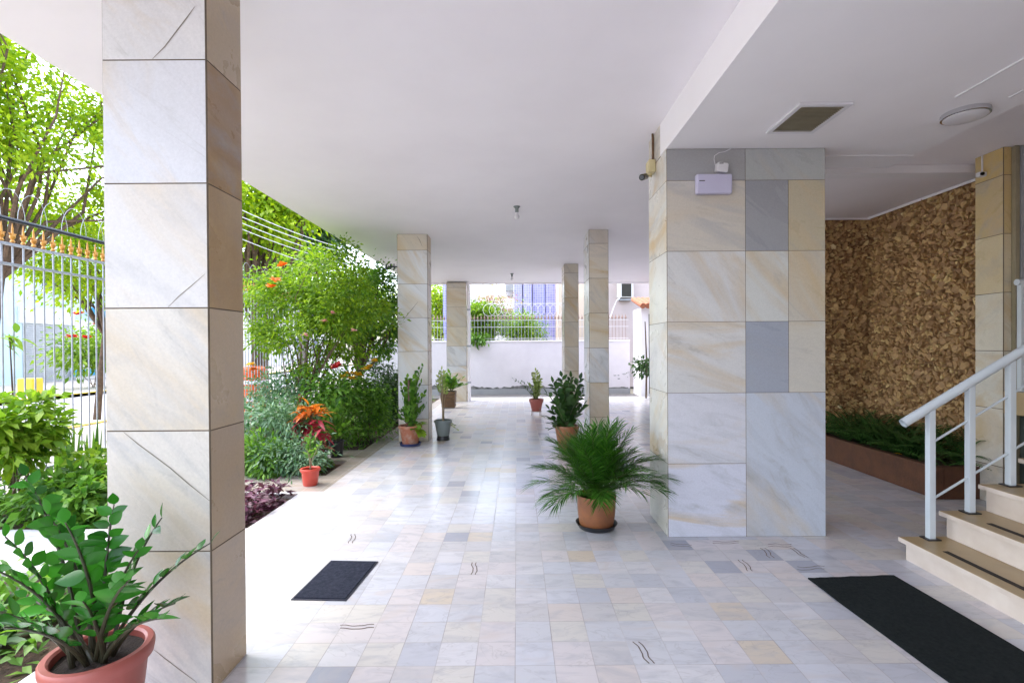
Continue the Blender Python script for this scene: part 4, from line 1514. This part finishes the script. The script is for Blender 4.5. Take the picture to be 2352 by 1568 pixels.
# lower storey
shrub('silvery leaved shrub between the nearest column and the stake', bed_pt(628, 1000, 6.4), (0.50, 0.3, 0.38), 0.5, 2600, LM['silver'], 63, (0.085, 0.026), 24, 0.11)
shrub('feathery grey green shrub behind the silvery one', bed_pt(630, 900, 7.6), (0.5, 0.3, 0.32), 0.82, 2000, LM['silver'], 64, (0.08, 0.035), 26, 0.15, [(tuple(at_y(575, 838, 7.3)), 0.08, LM['yellow']), (tuple(at_y(583, 850, 7.3)), 0.07, LM['orange'])])
fl = [(tuple(at_y(px, py, 7.72)), 0.085, LM['yellow']) for px, py in ((790, 865), (800, 860), (812, 858), (822, 862), (838, 848), (848, 844), (862, 830), (808, 870), (735, 935))] + [(tuple(at_y(773, 840, 7.0)), 0.10, LM['redf']), (tuple(at_y(769, 846, 7.0)), 0.085, LM['redf'])]
shrub('yellow flowered shrub in the middle of the bed', bed_pt(815, 960, 8.4), (0.62, 0.4, 0.42), 0.78, 3000, LM['bush'], 65, (0.075, 0.04), 24, 0.13, fl)
shrub('round dark green shrub low at the bed edge', bed_pt(835, 985, 8.1), (0.52, 0.3, 0.30), 0.42, 2200, LM['bush'], 66, (0.07, 0.03), 20, 0.12)
shrub('dense dark green hedge shrub touching the second column', bed_pt(888, 940, 10.2), (0.38, 0.5, 0.62), 0.72, 5200, LM['dark'], 67, (0.07, 0.04), 30, 0.14)
shrub('tall dark shrub behind the orange leaved plant', bed_pt(740, 960, 7.2), (0.42, 0.3, 0.48), 0.72, 1700, LM['bush'], 68, (0.085, 0.04), 18, 0.12)
shrub('low fine leaved clump next to the small red pot', bed_pt(660, 1085, 5.95), (0.36, 0.2, 0.20), 0.24, 2600, LM['silver'], 69, (0.07, 0.02), 20, 0.1)
shrub('low green tuft behind the purple ground cover', bed_pt(612, 1095, 5.95), (0.4, 0.2, 0.18), 0.22, 2200, LM['bush'], 70, (0.09, 0.03), 16, 0.1)
# broad bright rosette
rng = np.random.default_rng(71)
b = Vector(bed_pt(622, 1105, 5.9)) + Vector((0.02, -0.04, 0))
t = thing('leafy_rosette', 'bright green broad leaved rosette behind the purple ground cover', 'plant', b)
n = 26
a = rng.random(n) * 6.28
e = 0.25 + rng.random(n) * 0.9
leaves('foliage', np.tile(np.array(b) + [0, 0, 0.06], (n, 1)), np.stack([np.cos(a) * np.cos(e), np.sin(a) * np.cos(e), np.sin(e)], 1), np.array([[0, 0, 1.0]]) + rng.normal(size=(n, 3)) * 0.3, 0.20 + 0.1 * rng.random(n), 0.075, LM['lime'], t, 4, 0.35, 0.3, rng)
# croton
b = Vector(bed_pt(714, 1035, 6.3))
t = thing('croton_plant', 'orange and crimson leaved plant behind the small red pot', 'plant', b)
mb = MB()
mb.tube([b, b + Vector((0.01, 0, 0.75))], 0.012, 6)
mb.build('stem', M['bark'], t)
for nm, cz, cnt, mt, l_ in (('orange_leaves', 0.72, 46, LM['crotono'], 0.25), ('crimson_leaves', 0.50, 80, LM['croton'], 0.2)):
    a = rng.random(cnt) * 6.28
    e = rng.normal(size=cnt) * 0.35 + (0.55 if cz > 0.6 else 0.1)
    P = np.tile(np.array(b) + [0, 0, cz], (cnt, 1)) + rng.normal(size=(cnt, 3)) * ([0.06, 0.06, 0.04] if cz > 0.6 else [0.10, 0.08, 0.09])
    leaves(nm, P, np.stack([np.cos(a) * np.cos(e), np.sin(a) * np.cos(e), np.sin(e)], 1), np.array([[0, 0, 1.0]]) + rng.normal(size=(cnt, 3)) * 0.3, l_ * (0.7 + 0.5 * rng.random(cnt)), 0.055, mt, t, 4, 0.4, 0.3, rng)
# stakes
a = Vector(bed_pt(667, 1029, 7.3))
mb = MB()
mb.tube([a, at_y(690, 905, 7.3)], 0.03, 8)
tag(mb.build('garden_stake', M['stake']), 'leaning reddish wooden stake propping the rose tree', 'stake')
# left bed
b = bed_pt(40, 1130, 4.55)
shrub('big lime green bush left of the nearest column', b, (0.34, 0.32, 0.30), 0.80, 1700, LM['lime'], 73, (0.11, 0.062), 24, 0.085)
shrub('mid green broad leaved bush below the lime green one', bed_pt(120, 1150, 4.5), (0.62, 0.28, 0.17), 0.26, 1500, LM['bush'], 74, (0.11, 0.05), 24, 0.09)
shrub('green bush against the left side of the nearest column', bed_pt(205, 1120, 4.8), (0.26, 0.25, 0.18), 0.36, 600, LM['lime'], 75, (0.10, 0.05), 14, 0.08)
b = Vector(bed_pt(20, 900, 4.9))
t = thing('sapling', 'thin sapling with a spray of bright leaves in front of the fence', 'sapling', b)
top = at_y(22, 772, 4.9)
mb = MB()
mb.tube([b, Vector((b.x + 0.05, b.y, 0.8)), top], [0.012, 0.009, 0.005], 6)
mb.build('stem', M['bark'], t)
P = np.array([tuple(at_y(px, py, 4.9)) for px, py in ((10, 775), (20, 765), (30, 772), (40, 775), (15, 785), (28, 785), (38, 765), (8, 790), (48, 778), (5, 765))])
leaves('leaves', P, rng.normal(size=(10, 3)) + [0.6, 0, -0.1], np.array([[0, 0, 1.0]]) + rng.normal(size=(10, 3)) * 0.3, 0.15, 0.06, LM['lime'], t, 4, 0.3, 0.3, rng)
b = Vector(bed_pt(180, 1040, 5.05))
t = thing('strap_leaf_plant', 'upright sword leaved plant in front of the iron fence', 'plant', b)
P, A, Ls = [], [], []
for px, py in ((148, 955), (140, 985), (172, 975), (185, 968), (200, 990), (225, 955), (215, 985), (160, 990), (192, 1000), (235, 975), (128, 1000)):
    tp = at_y(px, py, 5.05 + rng.normal() * 0.08)
    q = Vector((at_y(px + rng.normal() * 5 - (px - 180) * 0.25, 1000, 5.05).x, b.y + rng.normal() * 0.08, 0.0))
    P.append(q)
    A.append(tuple(tp - q))
    Ls.append((tp - q).length)
leaves('blade', [tuple(p) for p in P], A, np.array([[0.1, -1, 0.1]]) + rng.normal(size=(len(P), 3)) * 0.4, Ls, 0.075, LM['bush'], t, 6, 0.0, 0.2, rng, point=0.75)
# near bottom-left bed
for k, (px, y, lab) in enumerate(((-40, 2.5, 'dark strap leaved clump at the near corner of the bed'), (60, 2.75, 'arching strap leaved clump behind the terracotta coloured pot'))):
    b = Vector((at_y(px, 1400, y).x - 0.12, y, -0.05))
    t = thing('strap_leaf_clump', lab, 'plant', b)
    n = 60
    a = rng.random(n) * 6.28
    e = 0.35 + rng.random(n) * 1.0
    leaves('foliage', np.tile(np.array(b), (n, 1)) + rng.normal(size=(n, 3)) * [0.14, 0.14, 0.01], np.stack([np.cos(a) * np.cos(e), np.sin(a) * np.cos(e), np.sin(e)], 1), np.array([[0, 0, 1.0]]) + rng.normal(size=(n, 3)) * 0.2, 0.35 + 0.3 * rng.random(n), 0.035, LM['bush'] if k else LM['dark'], t, 6, 0.55, 0.3, rng)

# ------------------------------------------------------------------ iron fence along the street
XFN = -5.0


def zf(py0, px=0):
    return at_x(px, py0, XFN).z


z_tube, z_r1, z_r2 = zf(498), zf(556), zf(603)
t = thing('iron_fence', 'silver iron street fence with gold spear finials behind the flower beds', 'fence', (XFN, 9, -0.05))
mb = MB()
for z in (z_r1, z_r2, 0.25):
    mb.box(XFN - 0.018, XFN + 0.018, 3.6, 14.9, z - 0.012, z + 0.012)
mb.build('rail', M['iron'], t)
mb = MB()
mb.tube([(XFN, 3.6, z_tube), (XFN, 14.9, z_tube)], 0.022, 8)
mb.build('top_tube', M['ironblack'], t)
mb = MB()
y = 3.8
while y < 10:
    mb.tube([(XFN, y + 0.16 * math.cos(a) + 0.16, z_tube + 0.3 * math.sin(a)) for a in [k * PI / 10 for k in range(11)]], 0.0028, 5)
    y += 0.24
mb.build('wire_scrolls', M['iron'], t)
nb = 98
for k in range(nb):
    y = 4.3 + k * 0.108
    mb = MB()
    mb.tube([(XFN, y, 0.0), (XFN, y, z_r1 + 0.01)], 0.0085, 6)
    bar = mb.build('bar', M['iron'], t)
    mb = MB()
    zb = z_r1 + 0.012
    mb.lathe((XFN, y, zb), [(0.010, 0.0), (0.022, 0.015), (0.011, 0.035), (0.025, 0.06), (0.023, 0.075), (0.010, 0.10), (0.009, 0.14), (0.004, 0.19), (0.001, 0.20)], 8)
    mb.add([(XFN, y - 0.045, zb + 0.10), (XFN, y - 0.012, zb + 0.06), (XFN, y - 0.012, zb + 0.10), (XFN + 0.006, y - 0.02, zb + 0.08)], [(0, 1, 3), (0, 3, 2), (1, 2, 3), (0, 2, 1)])
    mb.add([(XFN, y + 0.045, zb + 0.10), (XFN, y + 0.012, zb + 0.06), (XFN, y + 0.012, zb + 0.10), (XFN + 0.006, y + 0.02, zb + 0.08)], [(0, 3, 1), (0, 2, 3), (1, 3, 2), (0, 1, 2)])
    mb.build('finial', M['gold'], bar)

# ------------------------------------------------------------------ far boundary wall and its fence
YWL = 16.2
ztop = 1.655
t = thing('boundary_wall', 'low white rendered boundary wall across the far driveway', 'wall', (0, YWL, 0))
mb = MB()
mb.box(-5.0, 3.68, YWL, YWL + 0.2, 0.13, ztop)
mb.build('wall_face', M['wall'], t)
mb = MB()
mb.box(-5.02, 3.68, YWL - 0.02, YWL + 0.22, ztop + 0.001, ztop + 0.05, 0, 0.008)
mb.build('coping', M['paint'], t)
mb = MB()
mb.box(-5.0, 3.68, YWL - 0.03, YWL + 0.2, -0.05, 0.128)
mb.build('plinth', M['concrete'], t)
rg = random.Random(17)
mb = MB()
top, bot = [], []
for k in range(121):
    x = -4.9 + k * 0.071
    q = math.sin(x * 1.7) * 0.5 + math.sin(x * 4.1 + 1) * 0.3
    h = max(0.012, 0.085 + 0.06 * q + rg.uniform(-0.03, 0.03)) * (1.0 if x < 0.9 else 0.45)
    top.append((x, YWL - 0.002, 0.1285 + h))
    bot.append((x, YWL - 0.002, 0.1285))
mb.add(bot + top, [(k, k + 1, 122 + k, 121 + k) for k in range(120)])
mb.build('mould_stain', M['moss'], t)
rg = random.Random(3)
mb = MB()
for k in range(16):
    c = at_y(1404 + rg.random() * 70, 848 + rg.random() * 25, YWL - 0.002)
    rx, rz = rg.uniform(0.01, 0.09), rg.uniform(0.008, 0.03)
    ring = [(c.x + rx * math.cos(a) * rg.uniform(0.6, 1.1), YWL - 0.003, c.z + rz * math.sin(a) * rg.uniform(0.6, 1.1)) for a in [2 * PI * q / 8 for q in range(8)]]
    mb.add(ring, [tuple(range(8))])
mb.build('peeling_patches', M['concrete'], t)
t = thing('wall_fence', 'rusty white spear fence standing on the boundary wall', 'fence', (0, YWL + 0.1, ztop + 0.05))
zb0 = ztop + 0.052
z1, z2 = at_y(1250, 735, YWL + 0.1).z, at_y(1250, 775, YWL + 0.1).z
mb = MB()
for z in (zb0 + 0.06, z1, z1 - 0.22):
    mb.box(-5.0, 3.66, YWL + 0.09, YWL + 0.11, z - 0.008, z + 0.008)
mb.build('rail', M['cable'], t)
for k in range(78):
    x = -4.9 + k * 0.11
    mb = MB()
    mb.box(x - 0.007, x + 0.007, YWL + 0.093, YWL + 0.107, zb0, z1 + 0.02)
    bar = mb.build('bar', M['iron'] if x < 2.4 else M['ironrust'], t)
    mb = MB()
    mb.lathe((x, YWL + 0.1, z1 + 0.021), [(0.01, 0.0), (0.032, 0.03), (0.034, 0.06), (0.016, 0.10), (0.004, 0.17)], 6)
    mb.build('finial', M['ironrust'], bar)
mb = MB()
x = -0.9
while x < 1.75:
    pts = [(x + 0.2 * math.cos(a), YWL + 0.1, z1 + 0.34 + 0.2 * math.sin(a)) for a in [k * 2 * PI / 16 for k in range(17)]]
    mb.tube(pts, 0.007, 5)
    x += 0.2
mb.tube([(-0.9, YWL + 0.1, z1 + 0.55), (1.85, YWL + 0.1, z1 + 0.55)], 0.007, 5)
mb.build('wire_coil', M['cable'], t)
# gate pier with roof tiles
t = thing('gate_pier', 'white gate pier with orange roof tiles and a dark doorway', 'gate pier', (4.2, 15.4, 0))
xg = at_y(1472, 780, 15.2).x
zg = at_y(1470, 708, 15.2).z
mb = MB()
mb.box(xg, xg + 0.24, 15.2, 16.19, -0.05, zg)
mb.box(xg + 0.24, xg + 1.4, 15.6, 16.19, -0.05, zg)
mb.build('wall', M['paint'], t)
mb = MB()
mb.box(xg + 0.26, xg + 1.2, 15.585, 15.599, 0, zg - 0.15)
mb.build('door', M['dark'], t)
mb = MB()
for k in range(9):
    x = xg + 0.02 + k * 0.15
    mb.tube([(x, 15.0, zg + 0.06), (x, 16.2, zg + 0.36)], 0.085, 10)
mb.build('roof', M['rooftile'], t)
b = Vector((at_y(1484, 905, 14.3).x, 14.3, 0))
t = thing('small_tree', 'small dark leaved tree half hidden behind the wide pier', 'tree', b)
mb = MB()
mb.tube([b, b + Vector((0.02, 0, 1.0)), b + Vector((-0.02, 0, 2.2))], [0.03, 0.025, 0.015], 7)
mb.build('trunk', M['bark'], t)
rng = np.random.default_rng(81)
p, ax, nr, cc = crown(rng, at_y(1474, 838, 14.25), (0.26, 0.2, 0.24), 260, 8, 0.1)
leaves('crown', p, ax, nr, 0.13, 0.075, LM['dark'], t, 2, 0.3, 0.2, rng)

# ------------------------------------------------------------------ neighbours beyond the boundary wall
t = thing('neighbour_house', 'white neighbour house with a grey balcony box', 'house', (-1, 30, 0))
mb = MB()
mb.box(-6.5, 1.2, 30, 36, -0.1, 4.6)
mb.build('wall', M['offwhite'], t)
a, b = at_y(1160, 668, 27), at_y(1210, 640, 27)
mb = MB()
mb.box(a.x, b.x + 0.3, 27, 30, a.z, a.z + 1.6, 0, 0.02)
mb.build('balcony', M['concrete'], t)
mb = MB()
mb.box(a.x - 0.4, b.x + 0.4, 27.5, 29.9, a.z - 0.9, a.z - 0.35)
mb.build('parapet', M['paint'], t)
for k in range(3):
    mb = MB()
    mb.box(-5 + k * 2.0, -4 + k * 2.0, 29.97, 30.02, 2.2, 3.5)
    mb.build('window', M['window'], t)
t = thing('blue_tiled_house', 'house faced in blue mosaic pilasters beside the white one', 'house', (1, 22, 0))
xs = [(1182, 1200), (1203, 1222), (1224, 1252), (1254, 1281)]
for i, (p0, p1) in enumerate(xs):
    a, b = at_y(p0, 780, 21.0 - 0.15 * (i % 2)), at_y(p1, 780, 21.0 - 0.15 * (i % 2))
    mb = MB()
    mb.box(a.x, b.x, 21.0 - 0.15 * (i % 2), 21.6, -0.1, 6.2)
    mb.build('pilaster', M['bluetile'], t)
mb = MB()
mb.box(at_y(1180, 780, 21.7).x, at_y(1283, 780, 21.7).x, 21.62, 26, -0.1, 6.3)
mb.build('wall', M['paint'], t)
a, b = at_y(1201, 785, 20.98), at_y(1213, 726, 20.98)
mb = MB()
mb.box(a.x, b.x, 20.6, 20.8, -0.1, b.z)
mb.build('gate_leaf', M['ironblack'], t)
t = thing('blue_post', 'tall blue tiled post seen left of the farthest column', 'post', (at_y(1022, 780, 20).x, 20, 0))
a, b = at_y(1018, 780, 20), at_y(1030, 780, 20)
mb = MB()
mb.box(a.x, b.x, 20, 20.25, at_y(1022, 765, 20).z, 5.5)
mb.box(a.x + 0.02, b.x - 0.02, 20.02, 20.2, -0.1, at_y(1022, 765, 20).z - 0.002)
mb.build('shaft', M['bluetile'], t)
t = thing('pink_house', 'pinkish beige neighbour building with an air conditioner', 'building', (4, 20, 0))
mb = MB()
mb.box(at_y(1284, 780, 19.2).x, 2.62, 19.2, 24, -0.1, 6.0)
mb.build('beige_corner', M['beige'], t)
mb = MB()
mb.box(2.63, 9, 19.5, 26, -0.1, 6.0)
mb.build('wall', M['pinkwall'], t)
for k in range(2):
    mb = MB()
    mb.box(6.0 + k * 1.6, 6.9 + k * 1.6, 19.46, 19.52, 2.4, 3.6)
    mb.build('window', M['window'], t)
YAC = 19.1
t = thing('air_conditioner', 'window air conditioner with dangling white drain hose on the pinkish wall', 'air conditioner', at_y(1440, 685, YAC))
a, b = at_y(1421, 683, YAC), at_y(1455, 640, YAC)
mb = MB()
mb.box(a.x, b.x, YAC, 19.49, a.z, b.z + 0.2, 0, 0.015)
mb.build('case', M['offwhite'], t)
a, b = at_y(1428, 681, YAC - 0.01), at_y(1450, 642, YAC - 0.01)
mb = MB()
mb.box(a.x, b.x, YAC - 0.012, YAC - 0.001, a.z, b.z + 0.1)
mb.build('grille', M['dark'], t)
mb = MB()
mb.tube([at_y(1424, 684, YAC), at_y(1416, 690, YAC), at_y(1410, 705, YAC + 0.2), at_y(1404, 722, YAC + 0.2), at_y(1398, 735, YAC + 0.2)], 0.022, 6)
mb.build('drain_hose', M['paint'], t)
mb = MB()
a, b = at_y(1424, 686, YAC + 0.05), at_y(1452, 686, YAC + 0.05)
mb.box(a.x, b.x, YAC + 0.05, 19.49, a.z - 0.06, a.z - 0.005)
mb.build('shelf', M['concrete'], t)


def hedge_bush(label, px, py, y, r, n, mat, seed, leaf, clumps=40):
    c = at_y(px, py, y)
    return tree(label, (c.x, y, -0.1), tuple(c), r, n, mat, seed, 0.05, leaf, clumps, 0.2, 'neighbour_bush', 'bush', 'bushes beyond the boundary wall', 0.5, (), 10)


hedge_bush('dense green round bush rising over the boundary wall by the downpipe', 1105, 745, 17.0, (0.55, 0.4, 0.62), 6500, LM['tree2'], 91, (0.11, 0.06))
hedge_bush('pale green feathery bush over the boundary wall before the blue pilasters', 1206, 757, 17.4, (0.5, 0.35, 0.48), 4200, LM['rose'], 92, (0.12, 0.04))
c = at_y(1095, 790, 16.1)
rng = np.random.default_rng(93)
t = thing('trailing_creeper', 'green creeper trailing over the top of the boundary wall', 'creeper', (c.x, 16.3, ztop + 0.06))
p, ax, nr, cc = crown(rng, (c.x, 16.12, ztop + 0.1), (0.34, 0.1, 0.14), 420, 10, 0.09)
leaves('foliage', p, ax, nr, 0.11, 0.06, LM['bush'], t, 2, 0.4, 0.2, rng)
c = at_y(1130, 690, 19)
tree('airy pink blossoming tree beyond the boundary wall', (c.x, 19, -0.1), tuple(c), (0.9, 0.6, 0.8), 900, LM['boug'], 94, 0.05, (0.09, 0.06), 30, 0.25, 'blossom_tree', 'tree', None, 0.5, (), 20)
c = at_y(1006, 720, 24)
tree('pale green tree seen between the second and farthest columns', (c.x, 24, -0.1), tuple(c), (0.9, 0.8, 1.5), 4500, LM['tree'], 95, 0.08, (0.14, 0.08), 40, 0.35)

# ------------------------------------------------------------------ the street side
XS = -22.0
t = thing('corner_shop', 'pale blue shop house with a grey roller shutter across the street', 'house', (XS, 24, 0))
mb = MB()
mb.box(XS - 8, XS, 17, 31.5, -0.1, 7.5)
mb.build('wall', M['paleblue'], t)
p0, p1 = at_x(52, 800, XS).y, at_x(160, 800, XS).y
zs_ = at_x(110, 745, XS).z
mb = MB()
mb.box(XS + 0.003, XS + 0.1, p0 - 0.2, p1 + 0.2, zs_ + 0.02, zs_ + 0.75)
mb.box(XS + 0.003, XS + 0.12, p1 + 0.21, 31.4, 0.0, zs_ + 0.3)
mb.build('sign_band', M['offwhite'], t)
sh = MB()
nsl = 26
for k in range(nsl):
    z0 = k * zs_ / nsl
    sh.box(XS + 0.01, XS + 0.04, p0, p1, z0, z0 + zs_ / nsl * 0.78)
sh.box(XS + 0.001, XS + 0.008, p0, p1, 0, zs_)
sh.build('roller_shutter', M['shutter'], t)
mb = MB()
mb.box(XS + 0.003, XS + 0.6, p1 + 1.0, p1 + 3.0, zs_ + 0.5, zs_ + 0.95)
mb.build('awning', M['cyan'], t)
a = at_x(170, 862, XS + 0.2)
b = at_x(232, 848, XS + 0.2)
mb = MB()
mb.box(XS + 0.13, XS + 0.2, a.y, b.y, a.z - 0.05, b.z + 0.05)
mb.build('blue_panel', M['cyan'], t)
for k in range(3):
    mb = MB()
    mb.box(XS + 0.001, XS + 0.05, 19.5 + k * 3.6, 21.0 + k * 3.6, 4.3, 5.8)
    wn_ = mb.build('window', M['window'], t)
    mb = MB()
    mb.box(XS + 0.001, XS + 0.12, 19.4 + k * 3.6, 21.1 + k * 3.6, 4.16, 4.28)
    mb.build('sill', M['offwhite'], wn_)
mb = MB()
mb.box(XS - 8.2, XS + 0.3, 16.8, 31.7, 7.52, 7.8)
mb.build('roof', M['rooftile'], t)
t = thing('street_house', 'white house with blue shutters farther along the street', 'house', (XS, 42, 0))
mb = MB()
mb.box(XS - 8, XS, 32, 58, -0.1, 6.5)
mb.build('wall', M['offwhite'], t)
for k in range(6):
    for z in (1.0, 4.0):
        mb = MB()
        mb.box(XS + 0.001, XS + 0.06, 33.5 + k * 4, 35 + k * 4, z, z + 1.5)
        mb.build('window', M['blue'], t)
mb = MB()
mb.box(XS - 8.3, XS + 0.4, 31.8, 58.2, 6.52, 6.8)
mb.build('roof', M['rooftile'], t)
t = thing('bollard', 'squat yellow bollard block on the far pavement', 'bollard', on_z(70, 908, -0.02))
c = on_z(70, 908, -0.02)
mb = MB()
mb.box(c.x - 0.25, c.x + 0.25, c.y - 0.2, c.y + 0.2, -0.02, 0.55, 0, 0.03)
mb.box(c.x - 0.28, c.x + 0.28, c.y - 0.23, c.y + 0.23, -0.02, 0.06, 0, 0.01)
mb.build('block', M['kerbyel'], t)
mb = MB()
mb.box(-8.75, -8.6, -5, 60, -0.12, 0.0)
mb.box(-15.15, -15.0, -5, 60, -0.12, 0.0)
struct(mb.build('kerb', M['kerbyel']))
c = at_y(582, 872, 11.0)
t = thing('traffic_barrel', 'bright orange ribbed barrel behind the fence', 'barrel', (c.x, 11.0, -0.02))
mb = MB()
prof = [(0.27, 0.0)]
for k in range(9):
    z = 0.12 * k
    prof += [(0.28, z + 0.01), (0.28, z + 0.09), (0.262, z + 0.10), (0.262, z + 0.115)]
prof += [(0.2, 1.12), (0.01, 1.12)]
mb.lathe((c.x, 11.0, -0.02), prof, 24)
mb.build('body', M['orange'], t)
mb = MB()
for z in (0.36, 0.72):
    mb.lathe((c.x, 11.0, z), [(0.283, 0.0), (0.285, 0.004), (0.285, 0.076), (0.283, 0.08)], 24)
mb.build('band', M['paint'], t)

tree('tall bright green street tree overhanging the fence at the left', (-9.2, 8.6, 0), (-8.6, 8.6, 5.6), (2.4, 2.5, 2.2), 24000, LM['tree'], 101, 0.075, (0.105, 0.06), 100, 0.27, limbs=34)
tree('street tree with thin branches behind the gold spear fence', (-9.3, 11.0, 0), (-8.9, 11.0, 3.7), (1.3, 1.8, 1.15), 11000, LM['tree'], 102, 0.06, (0.10, 0.06), 70, 0.26, limbs=24)
c = at_y(600, 470, 12.5)
tree('bright green tree top behind the rose tree', (c.x - 0.3, 12.5, 0), tuple(c), (1.3, 1.4, 1.1), 8000, LM['tree'], 103, 0.13, (0.15, 0.09), 60, 0.3, limbs=22)
c = at_y(690, 520, 20)
tree('dark evergreen tree far behind the cables', (c.x, 20, 0), tuple(c), (2.0, 1.8, 1.6), 9000, LM['dark'], 104, 0.18, (0.22, 0.12), 60, 0.4, limbs=16)
c = at_y(610, 640, 15)
tree('pale mid distance tree between the fence and the street house', (c.x, 15, 0), tuple(c), (1.1, 1.0, 0.9), 4500, LM['tree2'], 105, 0.1, (0.14, 0.08), 40, 0.3, limbs=18)
c = at_y(820, 700, 17)
tree('pale green tree behind the shrub tree near the second column', (c.x, 17, 0), tuple(c), (1.2, 1.0, 1.1), 5000, LM['tree'], 106, 0.1, (0.14, 0.08), 40, 0.3, limbs=18)
shrub('flowering shrub with red blooms against the pale blue shop', (at_x(215, 770, -17).x, at_x(215, 770, -17).y, 0), (1.0, 1.3, 0.9), 1.6, 2600, LM['tree2'], 107, (0.2, 0.1), 24, 0.35,
      [(tuple(at_x(px, py, -16.2)), 0.22, LM['redf']) for px, py in ((200, 778), (165, 775), (225, 745), (182, 722))])
for k, (a, b) in enumerate((((540, 492), (905, 606)), ((540, 506), (900, 618)), ((540, 520), (880, 622)), ((545, 545), (870, 640)), ((545, 478), (860, 585)))):
    p0, p1 = at_y(a[0], a[1], 9.6), at_y(b[0], b[1], 14.5)
    pts = []
    for i in range(13):
        q = i / 12
        p = p0.lerp(p1, q)
        p.z -= 0.5 * q * (1 - q)
        pts.append(p)
    e0 = p0 + (p0 - p1) * 0.25
    pts.insert(0, e0)
    mb = MB()
    mb.tube(pts, 0.008, 6)
    tag(mb.build('power_cable', M['cable']), ['pale overhead cable, second from the top of the bundle', 'pale overhead cable, third from the top', 'pale overhead cable, fourth from the top', 'lowest pale overhead cable of the bundle', 'topmost pale overhead cable'][k], 'cable', 'overhead cables above the garden')
